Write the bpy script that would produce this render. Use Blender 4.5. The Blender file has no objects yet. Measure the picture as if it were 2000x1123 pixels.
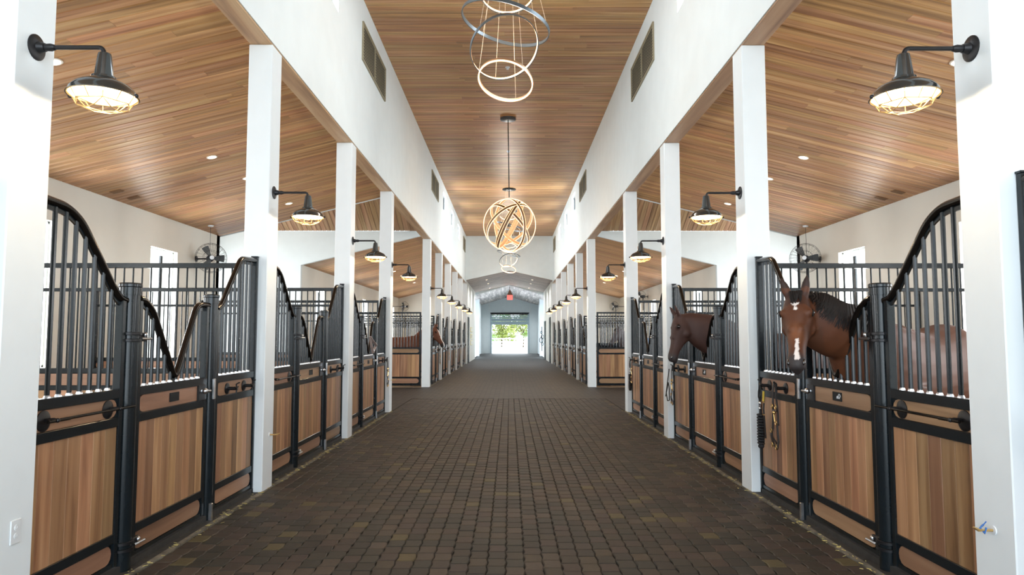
import bpy, bmesh, math, random
from mathutils import Vector, Matrix, Euler
from math import pi, sin, cos, radians
random.seed(7)
SC = bpy.context.scene
COL = SC.collection

# ------------------------------------------------------------------ camera
cam_d = bpy.data.cameras.new('camera'); cam = bpy.data.objects.new('camera', cam_d); COL.objects.link(cam)
cam.location = (0.0267, 0.0, 1.5221)
cam.rotation_euler = (radians(90) + 0.0701, 0, -0.0031)
cam_d.sensor_width = 36; cam_d.lens = 1367.26 * 36 / 2000
cam_d.clip_end = 500; cam_d.clip_start = 0.05
SC.camera = cam
# ------------------------------------------------------------------ world and exposure
SC.view_settings.view_transform = 'Standard'; SC.view_settings.look = 'None'
SC.view_settings.gamma = 1.0; SC.view_settings.use_curve_mapping = False
SC.view_settings.exposure = 0.32
SC.cycles.max_bounces = 8; SC.cycles.diffuse_bounces = 5; SC.cycles.glossy_bounces = 3
SC.cycles.sample_clamp_indirect = 4.0; SC.cycles.caustics_reflective = False; SC.cycles.caustics_refractive = False
world = bpy.data.worlds.new('world'); SC.world = world; world.use_nodes = True
nt = world.node_tree; bg = nt.nodes['Background']
bg.inputs['Color'].default_value = (0.80, 0.91, 1.0, 1); bg.inputs['Strength'].default_value = 4.5

def area(name, loc, rot, sx, sy, power, color=(1, 1, 1)):
    d = bpy.data.lights.new(name, 'AREA'); d.shape = 'RECTANGLE'; d.size = sx; d.size_y = sy
    d.energy = power; d.color = color
    o = bpy.data.objects.new(name, d); COL.objects.link(o); o.location = loc; o.rotation_euler = rot
    return o
COOL = (0.74, 0.88, 1.0); DAY = (0.98, 0.99, 1.0)
# daylight in the open end of the barn behind the camera
area('daylight_rear_door', (0, -3.9, 3.4), (radians(90), 0, 0), 4.7, 6.6, 150, COOL)
# daylight in the stall windows (one lamp outside each window), the cross aisle doors and the clerestory
S, Y1, Y5, D = 3.6254, 3.6456, 21.5544, 0.2929
XO = 6.35
for s in (-1, 1):
    for yb in [Y1 + k * S for k in (-1, 0, 1, 2)] + [Y5 + k * S for k in range(5)]:
        area('daylight_stall_window', (s * (XO + 0.32), yb + 1.98, 2.15), (radians(90), 0, radians(90) * s), 1.0, 2.0, 85, DAY)
    area('daylight_cross_door', (s * 9.9, 18.3, 2.0), (radians(90), 0, radians(90) * s), 3.8, 3.6, 260, DAY)
    area('vestibule_side_fill', (s * 4.15, 52.2, 1.5), (radians(90), 0, radians(90) * s), 2.2, 2.8, 130, COOL)  # added fill light for the far alcoves, whose side walls are closed

# ------------------------------------------------------------------ materials
MATS = {}
def new_mat(name):
    m = bpy.data.materials.new(name); m.use_nodes = True; MATS[name] = m
    return m, m.node_tree, m.node_tree.nodes['Principled BSDF']
def N(t, kind, **kw):
    n = t.nodes.new(kind)
    for k, v in kw.items(): setattr(n, k, v)
    return n
def plain(name, col, rough=0.5, metal=0.0, noise=0.06, scale=8.0, bump=0.0, spec=0.5, coat=0.0):
    m, t, p = new_mat(name)
    p.inputs['Roughness'].default_value = rough; p.inputs['Metallic'].default_value = metal
    p.inputs['Specular IOR Level'].default_value = spec; p.inputs['Coat Weight'].default_value = coat
    g = N(t, 'ShaderNodeNewGeometry'); n = N(t, 'ShaderNodeTexNoise'); n.inputs['Scale'].default_value = scale; n.inputs['Detail'].default_value = 3
    t.links.new(g.outputs['Position'], n.inputs['Vector'])
    r = N(t, 'ShaderNodeValToRGB')
    r.color_ramp.elements[0].position = 0.3; r.color_ramp.elements[1].position = 0.7
    r.color_ramp.elements[0].color = tuple(c * (1 - noise) for c in col) + (1,)
    r.color_ramp.elements[1].color = tuple(min(1, c * (1 + noise)) for c in col) + (1,)
    t.links.new(n.outputs['Fac'], r.inputs['Fac']); t.links.new(r.outputs['Color'], p.inputs['Base Color'])
    if bump:
        b = N(t, 'ShaderNodeBump'); b.inputs['Strength'].default_value = bump; b.inputs['Distance'].default_value = 0.01
        t.links.new(n.outputs['Fac'], b.inputs['Height']); t.links.new(b.outputs['Normal'], p.inputs['Normal'])
    return m
def rnd_socket(t):
    oi = N(t, 'ShaderNodeObjectInfo'); at = N(t, 'ShaderNodeAttribute'); at.attribute_name = 'rnd'
    a = N(t, 'ShaderNodeMath', operation='ADD'); f = N(t, 'ShaderNodeMath', operation='FRACT')
    t.links.new(oi.outputs['Random'], a.inputs[0]); t.links.new(at.outputs['Fac'], a.inputs[1]); t.links.new(a.outputs[0], f.inputs[0])
    return f.outputs[0]
def wood(name, cols, axis='X', rough=0.45, grain=16.0, along=0.7, var=(0.75, 1.2), sat=1.0, bump=0.15, flat=False):
    m, t, p = new_mat(name); p.inputs['Roughness'].default_value = rough
    r = rnd_socket(t)
    g = N(t, 'ShaderNodeNewGeometry'); mp = N(t, 'ShaderNodeMapping')
    sc = [grain] * 3; sc['XYZ'.index(axis)] = along
    if flat: sc[2] = along
    mp.inputs['Scale'].default_value = sc
    mul = N(t, 'ShaderNodeMath', operation='MULTIPLY'); mul.inputs[1].default_value = 57.0; t.links.new(r, mul.inputs[0])
    va = N(t, 'ShaderNodeVectorMath', operation='ADD')
    t.links.new(g.outputs['Position'], mp.inputs['Vector']); t.links.new(mp.outputs[0], va.inputs[0]); t.links.new(mul.outputs[0], va.inputs[1])
    n = N(t, 'ShaderNodeTexNoise'); n.inputs['Scale'].default_value = 1.0; n.inputs['Detail'].default_value = 5; n.inputs['Distortion'].default_value = 0.5
    t.links.new(va.outputs[0], n.inputs['Vector'])
    cr = N(t, 'ShaderNodeValToRGB'); e = cr.color_ramp.elements
    e[0].position = 0.28; e[0].color = cols[0] + (1,); e[1].position = 0.72; e[1].color = cols[-1] + (1,)
    for i, c in enumerate(cols[1:-1]):
        q = e.new(0.28 + 0.44 * (i + 1) / (len(cols) - 1)); q.color = c + (1,)
    t.links.new(n.outputs['Fac'], cr.inputs['Fac'])
    mr = N(t, 'ShaderNodeMapRange'); mr.inputs['To Min'].default_value = var[0]; mr.inputs['To Max'].default_value = var[1]
    t.links.new(r, mr.inputs['Value'])
    h = N(t, 'ShaderNodeHueSaturation'); h.inputs['Saturation'].default_value = sat
    m2 = N(t, 'ShaderNodeMath', operation='MULTIPLY'); m2.inputs[1].default_value = 7.13; f2 = N(t, 'ShaderNodeMath', operation='FRACT')
    t.links.new(r, m2.inputs[0]); t.links.new(m2.outputs[0], f2.inputs[0])
    mh = N(t, 'ShaderNodeMapRange'); mh.inputs['To Min'].default_value = 0.488; mh.inputs['To Max'].default_value = 0.508
    t.links.new(f2.outputs[0], mh.inputs['Value']); t.links.new(mh.outputs[0], h.inputs['Hue'])
    t.links.new(mr.outputs[0], h.inputs['Value']); t.links.new(cr.outputs['Color'], h.inputs['Color'])
    t.links.new(h.outputs['Color'], p.inputs['Base Color'])
    b = N(t, 'ShaderNodeBump'); b.inputs['Strength'].default_value = bump; b.inputs['Distance'].default_value = 0.004
    t.links.new(n.outputs['Fac'], b.inputs['Height']); t.links.new(b.outputs['Normal'], p.inputs['Normal'])
    return m
def emis(name, col, strength):
    m, t, p = new_mat(name); p.inputs['Base Color'].default_value = col + (1,)
    p.inputs['Emission Color'].default_value = col + (1,); p.inputs['Emission Strength'].default_value = strength
    p.inputs['Roughness'].default_value = 0.4
    return m

M_white = plain('white_paint', (0.76, 0.82, 0.83), 0.55, noise=0.02, scale=3)
M_post = plain('white_post_paint', (0.78, 0.83, 0.85), 0.4, noise=0.015, scale=5)
M_cream = plain('cream_wall_paint', (0.78, 0.77, 0.70), 0.6, noise=0.02, scale=2)
M_black = plain('black_powder_coat', (0.007, 0.011, 0.014), 0.24, noise=0.1, spec=0.38)
M_iron = plain('black_iron', (0.015, 0.015, 0.017), 0.4, 0.4)
M_shade = plain('black_enamel', (0.02, 0.024, 0.025), 0.18, 0.0, coat=0.8)
M_enamel = plain('white_enamel', (0.85, 0.8, 0.7), 0.3)
M_brass = plain('brass', (0.75, 0.50, 0.20), 0.28, 1.0)
M_cage = plain('aged_brass_wire', (0.62, 0.42, 0.18), 0.4, 0.6)
M_steel = plain('brushed_steel', (0.62, 0.63, 0.65), 0.28, 1.0)
M_rail = plain('polished_dark_rail', (0.035, 0.030, 0.026), 0.15, 0.8)
M_leather = plain('black_leather', (0.015, 0.012, 0.012), 0.45)
M_brownleather = plain('brown_leather', (0.16, 0.07, 0.035), 0.5)
M_paleleather = plain('pale_leather', (0.34, 0.27, 0.25), 0.5)
M_rope = plain('black_rope', (0.012, 0.012, 0.013), 0.8, scale=60, bump=0.4)
M_yellow = plain('yellow_webbing', (0.55, 0.40, 0.04), 0.6)
M_blue = plain('blue_twine', (0.05, 0.16, 0.45), 0.7)
M_plastic = plain('white_plastic', (0.75, 0.78, 0.8), 0.35)
M_dark = plain('dark_opening', (0.02, 0.022, 0.025), 0.6)
M_rubber = plain('dark_threshold', (0.03, 0.028, 0.026), 0.7, noise=0.3, scale=20)
M_conc = plain('pale_concrete', (0.15, 0.135, 0.105), 0.85, noise=0.5, scale=9, bump=0.3)
M_sand = plain('dark_joint_sand', (0.020, 0.016, 0.011), 0.95, noise=0.3, scale=40)
M_shav = plain('tan_shavings', (0.30, 0.21, 0.12), 0.95, noise=0.3, scale=14, bump=0.6)
M_straw = plain('dry_straw', (0.42, 0.34, 0.12), 0.9, noise=0.3)
CE = [(0.21, 0.098, 0.038), (0.37, 0.190, 0.080), (0.49, 0.275, 0.125), (0.60, 0.39, 0.20)]
M_ceil = wood('cedar_ceiling_boards', CE, 'X', 0.42, 17, 0.5, (0.86, 1.2), sat=1.03, flat=True)
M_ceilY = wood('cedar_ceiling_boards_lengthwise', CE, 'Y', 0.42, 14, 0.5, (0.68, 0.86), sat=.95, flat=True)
M_soffit = wood('cedar_soffit', [(0.20, 0.10, 0.05), (0.36, 0.2, 0.1), (0.46, 0.29, 0.16)], 'Y', 0.45, 9, 0.5)
M_wash = wood('whitewashed_boards', [(0.26, 0.21, 0.19), (0.48, 0.42, 0.39), (0.68, 0.62, 0.59)], 'Y', 0.5, 8, 0.6, (0.6, 1.25))
M_washX = wood('greyed_boards', [(0.22, 0.15, 0.11), (0.42, 0.32, 0.26), (0.58, 0.48, 0.40)], 'X', 0.5, 8, 0.6, (0.75, 1.2))
PW = [(0.19, 0.092, 0.043), (0.30, 0.157, 0.076), (0.38, 0.212, 0.106), (0.45, 0.27, 0.145)]
M_plank = wood('stall_oak_planks', PW, 'Z', 0.42, 14, 0.9, (0.62, 1.28))
M_board = wood('stall_rail_board', [(0.21, 0.115, 0.062), (0.31, 0.175, 0.098), (0.38, 0.23, 0.135)], 'Y', 0.42, 14, 0.9, (0.8, 1.1))
M_boardX = wood('partition_board', [(0.21, 0.115, 0.062), (0.31, 0.175, 0.098), (0.38, 0.23, 0.135)], 'X', 0.42, 14, 0.9, (0.8, 1.1))
M_led = emis('warm_led', (1.0, 0.56, 0.28), 3.2)
M_led2 = emis('dim_warm_led', (1.0, 0.58, 0.30), 2.2)
M_bulb = emis('lamp_glass_lit', (1.0, 0.80, 0.52), 9.0)
M_down = emis('downlight_lens_lit', (1.0, 0.80, 0.58), 9.0)
M_exit = emis('red_lamp_lit', (0.9, 0.12, 0.10), 1.2)
M_bandbrown = plain('brown_band', (0.22, 0.12, 0.06), 0.5)
M_copper = plain('bronze_band', (0.30, 0.17, 0.09), 0.35, 0.5)
M_grayring = plain('gunmetal_ring', (0.10, 0.115, 0.125), 0.35, 0.6)
M_cable = plain('clear_cable', (0.6, 0.45, 0.3), 0.5)
M_gravel = plain('white_gravel', (0.75, 0.74, 0.70), 0.9, noise=0.1, scale=3)
M_fence = plain('white_fence_paint', (0.85, 0.85, 0.83), 0.6)
M_leafA = plain('green_leaves', (0.20, 0.36, 0.08), 0.6, noise=0.5, scale=1.5)
M_leafB = plain('yellow_green_leaves', (0.34, 0.38, 0.10), 0.6, noise=0.5, scale=1.5)
M_bark = plain('bark', (0.12, 0.08, 0.05), 0.9)
M_doorpanel = plain('door_panel_paint', (0.32, 0.42, 0.47), 0.45)
M_slat = plain('tan_slats', (0.55, 0.50, 0.38), 0.6)
M_gold = plain('gold_frame', (0.70, 0.58, 0.22), 0.35, 0.5)
M_hide = {}

def paver_mat():
    m, t, p = new_mat('charcoal_pavers'); p.inputs['Roughness'].default_value = 0.62
    r = rnd_socket(t)
    cr = N(t, 'ShaderNodeValToRGB'); cr.color_ramp.interpolation = 'CONSTANT'; e = cr.color_ramp.elements
    PC = [(.019, .019, .014), (.040, .029, .022), (.024, .021, .015), (.050, .033, .025), (.028, .027, .020), (.036, .029, .019), (.060, .045, .032), (.021, .018, .014), (.045, .031, .026), (.031, .024, .017), (.068, .050, .036), (.026, .026, .020), (.056, .042, .026), (.105, .084, .036)]
    e[0].position = 0; e[0].color = PC[0] + (1,); e[1].position = .975; e[1].color = PC[-1] + (1,)
    for q_, c in enumerate(PC[1:-1]):
        q = e.new(.975 * (q_ + 1) / (len(PC) - 1)); q.color = c + (1,)
    t.links.new(r, cr.inputs['Fac'])
    g = N(t, 'ShaderNodeNewGeometry'); n = N(t, 'ShaderNodeTexNoise'); n.inputs['Scale'].default_value = 35; n.inputs['Detail'].default_value = 4
    t.links.new(g.outputs['Position'], n.inputs['Vector'])
    mx = N(t, 'ShaderNodeMixRGB', blend_type='MULTIPLY'); mx.inputs['Fac'].default_value = 0.5
    t.links.new(cr.outputs['Color'], mx.inputs['Color1']); t.links.new(n.outputs['Fac'], mx.inputs['Color2'])
    n2 = N(t, 'ShaderNodeMixRGB', blend_type='ADD'); n2.inputs['Fac'].default_value = 0.0
    t.links.new(mx.outputs['Color'], n2.inputs['Color1'])
    t.links.new(n2.outputs['Color'], p.inputs['Base Color'])
    b = N(t, 'ShaderNodeBump'); b.inputs['Strength'].default_value = 0.3; b.inputs['Distance'].default_value = 0.004
    t.links.new(n.outputs['Fac'], b.inputs['Height']); t.links.new(b.outputs['Normal'], p.inputs['Normal'])
    return m
M_paver = paver_mat()
def far_paver_mat():
    m, t, p = new_mat('far_pavers'); p.inputs['Roughness'].default_value = 0.6
    g = N(t, 'ShaderNodeNewGeometry'); mp = N(t, 'ShaderNodeMapping'); mp.inputs['Rotation'].default_value = (0, 0, radians(90))
    br = N(t, 'ShaderNodeTexBrick'); br.offset = 0.37; br.offset_frequency = 2
    br.inputs['Scale'].default_value = 1.0; br.inputs['Brick Width'].default_value = 0.16; br.inputs['Row Height'].default_value = 0.125
    br.inputs['Mortar Size'].default_value = 0.010
    br.inputs['Color1'].default_value = (0.014, 0.013, 0.010, 1); br.inputs['Color2'].default_value = (0.042, 0.033, 0.025, 1)
    br.inputs['Mortar'].default_value = (0.007, 0.006, 0.005, 1)
    t.links.new(g.outputs['Position'], mp.inputs['Vector']); t.links.new(mp.outputs[0], br.inputs['Vector'])
    t.links.new(br.outputs['Color'], p.inputs['Base Color'])
    return m
M_paverfar = far_paver_mat()

# ------------------------------------------------------------------ mesh helpers
class MB:
    def __init__(s): s.v = []; s.f = []; s.r = []; s.mi = []; s.cur = 0.0; s.m = 0
    def add(s, vs, fs):
        b = len(s.v); s.v += [tuple(x) for x in vs]
        for f in fs: s.f.append([b + i for i in f]); s.r.append(s.cur); s.mi.append(s.m)
    def box(s, x0, x1, y0, y1, z0, z1):
        if x0 > x1: x0, x1 = x1, x0
        if y0 > y1: y0, y1 = y1, y0
        if z0 > z1: z0, z1 = z1, z0
        s.add([(x0, y0, z0), (x1, y0, z0), (x1, y1, z0), (x0, y1, z0), (x0, y0, z1), (x1, y0, z1), (x1, y1, z1), (x0, y1, z1)],
              [(0, 3, 2, 1), (4, 5, 6, 7), (0, 1, 5, 4), (1, 2, 6, 5), (2, 3, 7, 6), (3, 0, 4, 7)])
    def cbox(s, x0, x1, y0, y1, z0, z1, c=0.004):
        # box with all edges chamfered
        if x0 > x1: x0, x1 = x1, x0
        if y0 > y1: y0, y1 = y1, y0
        if z0 > z1: z0, z1 = z1, z0
        bm = bmesh.new(); bmesh.ops.create_cube(bm, size=1)
        for v in bm.verts:
            v.co = Vector((x0 + (v.co.x + .5) * (x1 - x0), y0 + (v.co.y + .5) * (y1 - y0), z0 + (v.co.z + .5) * (z1 - z0)))
        bmesh.ops.bevel(bm, geom=bm.edges[:], offset=c, segments=1, affect='EDGES')
        bm.verts.index_update()
        s.add([v.co[:] for v in bm.verts], [[v.index for v in f.verts] for f in bm.faces]); bm.free()
    def prism(s, pts, a, b, axis='X'):
        # pts: 2D polygon in the plane normal to axis, extruded from a to b
        def P(u, w, t):
            return {'X': (t, u, w), 'Y': (u, t, w), 'Z': (u, w, t)}[axis]
        n = len(pts); vs = [P(u, w, a) for u, w in pts] + [P(u, w, b) for u, w in pts]
        area2 = sum(pts[i][0] * pts[(i + 1) % n][1] - pts[(i + 1) % n][0] * pts[i][1] for i in range(n))
        flip = (area2 > 0) != (axis == 'Y'); flip = flip != (b < a)
        bot = list(range(n)); top = list(range(n, 2 * n))
        fs = [bot[::-1] if flip else bot, top if flip else top[::-1]]
        for i in range(n):
            j = (i + 1) % n; q = [i, j, n + j, n + i]; fs.append(q if flip else q[::-1])
        s.add(vs, fs)
    def tube(s, path, r, n=8, cap=True, closed=False):
        path = [Vector(p) for p in path]; m = len(path); rs = r if isinstance(r, (list, tuple)) else [r] * m
        vs = []; fs = []; up = None
        for i, p in enumerate(path):
            if closed: t = (path[(i + 1) % m] - path[i - 1]).normalized()
            else: t = (path[min(i + 1, m - 1)] - path[max(i - 1, 0)]).normalized()
            if up is None:
                up = Vector((0, 0, 1)) if abs(t.z) < 0.9 else Vector((0, 1, 0))
            up = (up - t * up.dot(t)).normalized(); sd = t.cross(up)
            for k in range(n):
                a = 2 * pi * k / n; vs.append(p + (sd * cos(a) + up * sin(a)) * rs[i])
        L = m if closed else m - 1
        for i in range(L):
            for k in range(n):
                a = i * n + k; b = i * n + (k + 1) % n; c = ((i + 1) % m) * n + (k + 1) % n; d = ((i + 1) % m) * n + k
                fs.append((a, b, c, d))
        if cap and not closed: fs.append(tuple(range(n))[::-1]); fs.append(tuple(range((m - 1) * n, m * n)))
        s.add(vs, fs)
    def lathe(s, prof, loc=(0, 0, 0), n=20, axis='Z', cap=False, closed=False):
        vs = []; fs = []; m = len(prof)
        for r, h in prof:
            for k in range(n):
                a = 2 * pi * k / n; c_, s_ = r * cos(a), r * sin(a)
                p = {'Z': (c_, s_, h), 'X': (h, c_, s_), 'Y': (s_, h, c_)}[axis]
                vs.append((p[0] + loc[0], p[1] + loc[1], p[2] + loc[2]))
        for i in range(m if closed else m - 1):
            i2 = (i + 1) % m
            for k in range(n):
                fs.append((i * n + k, i * n + (k + 1) % n, i2 * n + (k + 1) % n, i2 * n + k))
        if cap and not closed: fs.append(tuple(range(n))[::-1]); fs.append(tuple(range((m - 1) * n, m * n)))
        s.add(vs, fs)
    def ball(s, c, r, n=10, sc=(1, 1, 1)):
        m = max(4, n // 2 + 1); prof = [(max(1e-4, r * sin(pi * i / m)), -r * cos(pi * i / m)) for i in range(m + 1)]
        b = len(s.v); s.lathe(prof, (0, 0, 0), n)
        for i in range(b, len(s.v)):
            x, y, z = s.v[i]; s.v[i] = (x * sc[0] + c[0], y * sc[1] + c[1], z * sc[2] + c[2])
    def build(s, name, mat, parent=None, smooth=False, rnd=False, fix=True):
        me = bpy.data.meshes.new(name); me.from_pydata(s.v, [], s.f)
        for m_ in (mat if isinstance(mat, (list, tuple)) else [mat]): me.materials.append(m_)
        if max(s.mi, default=0) > 0: me.polygons.foreach_set('material_index', s.mi)
        if rnd:
            a = me.attributes.new('rnd', 'FLOAT', 'FACE'); a.data.foreach_set('value', s.r)
        if fix:
            bm = bmesh.new(); bm.from_mesh(me); bmesh.ops.recalc_face_normals(bm, faces=bm.faces[:]); bm.to_mesh(me); bm.free()
        if smooth:
            me.polygons.foreach_set('use_smooth', [True] * len(me.polygons))
            me.set_sharp_from_angle(angle=radians(40))
        me.update()
        o = bpy.data.objects.new(name, me); COL.objects.link(o)
        if parent is not None: o.parent = parent
        return o

def tag(o, label=None, cat=None, group=None, kind=None):
    if label: o['label'] = label
    if cat: o['category'] = cat
    if group: o['group'] = group
    if kind: o['kind'] = kind
    return o
def empty(name, loc, label, cat, group=None, rz=0):
    o = bpy.data.objects.new(name, None); COL.objects.link(o); o.location = loc; o.rotation_euler = (0, 0, rz)
    o.empty_display_size = 0.1
    return tag(o, label, cat, group)
KIDS = {}
def kids(o): return [c for c in o.children]
def copy_tree(o, parent=None):
    c = o.copy(); COL.objects.link(c)
    if parent is not None: c.parent = parent
    for ch in kids(o): copy_tree(ch, c)
    return c
def struct(o, label): return tag(o, label, None, None, 'structure')
def fillet(pts, rad=0.05, n=5):
    out = [Vector(pts[0])]
    for i in range(1, len(pts) - 1):
        p, a, b = Vector(pts[i]), Vector(pts[i - 1]), Vector(pts[i + 1])
        r = min(rad, (a - p).length * .45, (b - p).length * .45)
        q0 = p + (a - p).normalized() * r; q1 = p + (b - p).normalized() * r
        for k in range(n + 1):
            t = k / n; out.append(q0 * (1 - t) ** 2 + p * 2 * t * (1 - t) + q1 * t * t)
    out.append(Vector(pts[-1])); return out
ORD = ['nearest', 'second nearest', 'third nearest', 'fourth nearest', 'fifth nearest', 'sixth nearest', 'seventh nearest', 'eighth nearest', 'ninth nearest', 'tenth nearest']
SIDE = {-1: 'left', 1: 'right'}

# ------------------------------------------------------------------ structure
X = 2.4; ZS = 4.525; ZC = 7.1; YE = 38.6; W = 0.24
PB = [Y1 + k * S for k in range(-1, 4)] + [Y5 + k * S for k in range(6)]   # back edges of the posts (P0..P4, P5..P10)
YA, YB = 15.3, 21.27          # cross aisle
def shed(x): return 4.579 - .247 * (abs(x) - 2.879)

def wall_cells(mb, x0, x1, y0, y1, z0, z1, holes):
    holes = sorted(holes); y = y0
    for (a, b, c, d) in holes:
        if a > y: mb.box(x0, x1, y, a, z0, z1)
        if c > z0: mb.box(x0, x1, a, b, z0, c)
        if d < z1: mb.box(x0, x1, a, b, d, z1)
        y = b
    if y < y1: mb.box(x0, x1, y, y1, z0, z1)

CLW = [(7.6, 9.62, 6.10, 6.85), (25.2, 26.5, 6.16, 6.80), (28.8, 30.1, 6.16, 6.80), (32.4, 33.7, 6.16, 6.80)]
VENTS = [(11.18, 13.25, 6.05, 6.70), (21.4, 23.4, 6.05, 6.70), (36.1, 37.6, 6.05, 6.75)]
wn = 0
for s in (-1, 1):
    L = SIDE[s]
    mb = MB(); wall_cells(mb, s * X, s * (X + W), -4, YE + .4, ZS, ZC, CLW)
    struct(mb.build('wall_%s' % L, M_white), 'tall white clerestory wall above the %s row of posts' % L)
    mb = MB(); mb.box(s * (X + .012), s * (X + W - .012), -4, YE, ZS - .02, ZS + .01)
    struct(mb.build('trim_%d' % (1 if s < 0 else 2), M_soffit), 'wood soffit strip along the bottom of the %s white beam wall' % L)
    # windows in the clerestory
    for (a, b, c, d) in CLW:
        wn += 1
        fr = MB(); t = .045; xa, xb = s * (X + .10), s * (X + .16)
        fr.box(xa, xb, a, b, c, c + t); fr.box(xa, xb, a, b, d - t, d); fr.box(xa, xb, a, a + t, c, d); fr.box(xa, xb, b - t, b, c, d)
        fr.box(xa, xb, (a + b) / 2 - .02, (a + b) / 2 + .02, c, d)
        struct(fr.build('window_%d' % wn, M_black), 'dark framed clerestory window high in the %s white wall at about %d metres in' % (L, a))
        area('daylight_clerestory', (s * (X + W + .25), (a + b) / 2, (c + d) / 2), (radians(90), 0, radians(90) * s), b - a, d - c, 80, COOL)
    # outer wall with stall windows
    holes = []
    for yb in PB[:4]: holes.append((yb + 1.48, yb + 2.48, 1.10, 3.13))
    for yb in PB[5:10]: holes.append((yb + 1.48, yb + 2.48, 1.10, 3.13))
    mb = MB(); wall_cells(mb, s * XO, s * (XO + .2), -4, YA, 0, shed(XO) + .05, [h for h in holes if h[1] < YA])
    wall_cells(mb, s * XO, s * (XO + .2), YB + .145, 40.3, 0, shed(XO) + .05, [h for h in holes if h[0] > YB])
    mb.box(s * XO, s * 9.9, YA - .15, YA, 0, 4.9)
    struct(mb.build('wall_outer_%s' % L, M_cream), 'cream outer wall of the %s stalls with tall windows' % L)
    for (a, b, c, d) in holes:
        wn += 1
        fr = MB(); t = .03; xa, xb = s * (XO + .08), s * (XO + .12)
        fr.box(xa, xb, a, b, c, c + t); fr.box(xa, xb, a, b, d - t, d); fr.box(xa, xb, a, a + t, c, d); fr.box(xa, xb, b - t, b, c, d)
        w_ = fr.build('window_%d' % wn, M_white)
        struct(w_, 'tall bright stall window in the %s outer wall at about %d metres in' % (L, a))
        mu = MB(); mu.box(xa, s * (XO + .05), (a + b) / 2 - .035, (a + b) / 2 + .035, c, d - .12); mu.build('mullion', M_black, w_)
    # cross aisle far wall, facing the camera
    mb = MB()
    mb.prism([(s * (X + W), shed(X + W) - .02), (s * (X + W), 4.75), (s * XO, 4.75), (s * XO, shed(XO) - .02)], YB, YB + .14, 'Y')
    mb.box(s * XO, s * 9.9, YB, YB + .14, 0, 4.75)
    struct(mb.build('wall_cross_far_%s' % L, M_white), 'white wall above the far %s stalls across the cross aisle' % L)
    # cross aisle end wall with wide door
    mb = MB(); wall_cells(mb, s * 9.5, s * 9.7, YA, YB, 0, 6.4, [(16.4, 20.2, 0, 3.8)])
    struct(mb.build('wall_cross_end_%s' % L, M_white), 'white end wall of the %s cross aisle with open doorway' % L)
    # end wall of the far block
    mb = MB(); mb.box(s * (X + .2), s * (XO + .2), 40.2, 40.35, 0, 4.7)
    struct(mb.build('wall_block_end_%s' % L, M_cream), 'cream end wall behind the last %s stalls' % L)
    # thin white trim at the edge of the shed ceiling
    mb = MB(); mb.prism([(s * (X + W), shed(X + W) - .01), (s * (X + W), shed(X + W) + .03), (s * XO, shed(XO) + .03), (s * XO, shed(XO) - .01)], YA - .0, YA + .05, 'Y')
    struct(mb.build('trim_%d' % (3 if s < 0 else 4), M_white), 'thin white trim ending the sloped %s wood ceiling' % L)
    # roof slabs above the boards (light tight)
    def slab(name, y0, y1, lab):
        m_ = MB(); m_.prism([(s * (X + W), shed(X + W) + .05), (s * (X + W), shed(X + W) + .25), (s * (XO + .25), shed(XO + .25) + .25), (s * (XO + .25), shed(XO + .25) + .05)], y0, y1, 'Y')
        return struct(m_.build(name, M_dark), lab)
    ceil1 = slab('ceiling_%s' % L, -4, YA, 'sloped wood board ceiling over the near %s stalls' % L)
    ceil2 = slab('ceiling_far_%s' % L, YB + .145, 40.2, 'sloped wood board ceiling over the far %s stalls' % L)
    # boards: unit board with chamfered lower long edges (long axis X)
    if s < 0:
        um = MB(); um.prism([(-.5, .5), (.5, .5), (.5, -.2), (.44, -.5), (-.44, -.5), (-.5, -.2)], -.5, .5, 'X')
        UB = um.build('unit_board', M_ceil); UBM = UB.data; bpy.data.objects.remove(UB)
        um = MB(); um.prism([(-.5, .5), (.5, .5), (.5, -.2), (.44, -.5), (-.44, -.5), (-.5, -.2)], -.5, .5, 'Y')
        UB = um.build('unit_board_y', M_ceilY); UBMY = UB.data; bpy.data.objects.remove(UB)
    sl = math.atan(.247)
    def shed_board(parent, y, w, xa, xb):
        o = bpy.data.objects.new('plank', UBM); COL.objects.link(o); o.parent = parent
        xc = (xa + xb) / 2; o.location = (s * xc, y, shed(xc) + .012)
        o.scale = ((xb - xa) / cos(sl), w - .004, .024); o.rotation_euler = (0, s * sl, 0)
    bw = .14
    rows = int((YA - 4.6) / bw); x0_, x1_ = X + W, XO + .0
    for i in range(rows):
        y = YA - bw * (i + .5)
        cuts = [x0_, x1_]
        c = random.uniform(.15, .85); cuts.insert(1, x0_ + c * (x1_ - x0_))
        if random.random() < .45: cuts.append(x0_ + random.uniform(.1, .9) * (x1_ - x0_)); cuts.sort()
        cuts = [cuts[0]] + [c_ for k_, c_ in enumerate(cuts[1:-1]) if c_ - cuts[k_] > .25 and x1_ - c_ > .2] + [cuts[-1]]
        for a, b in zip(cuts[:-1], cuts[1:]): shed_board(ceil1, y, bw, a + .001, b - .001)
    # far block boards, near ones as parts, rest joined
    for i in range(40):
        y = YB + .14 + bw * (i + .5); c = x0_ + random.uniform(.2, .8) * (x1_ - x0_)
        shed_board(ceil2, y, bw, x0_, c - .001); shed_board(ceil2, y, bw, c + .001, x1_)
    mb = MB(); y = YB + .14 + 40 * bw
    def sboard(mb, ya, yb, xa, xb):
        mb.cur = random.random()
        mb.prism([(s * xa, shed(xa)), (s * xb, shed(xb)), (s * xb, shed(xb) + .022), (s * xa, shed(xa) + .022)], ya + .003, yb - .003, 'Y')
    while y < 40.2:
        c = x0_ + random.uniform(.2, .8) * (x1_ - x0_); sboard(mb, y, y + bw, x0_, c); sboard(mb, y, y + bw, c, x1_); y += bw
    o = mb.build('far_planks', M_ceil, ceil2, rnd=True); o['kind'] = 'stuff'
    mb = MB(); y = -4
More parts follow.
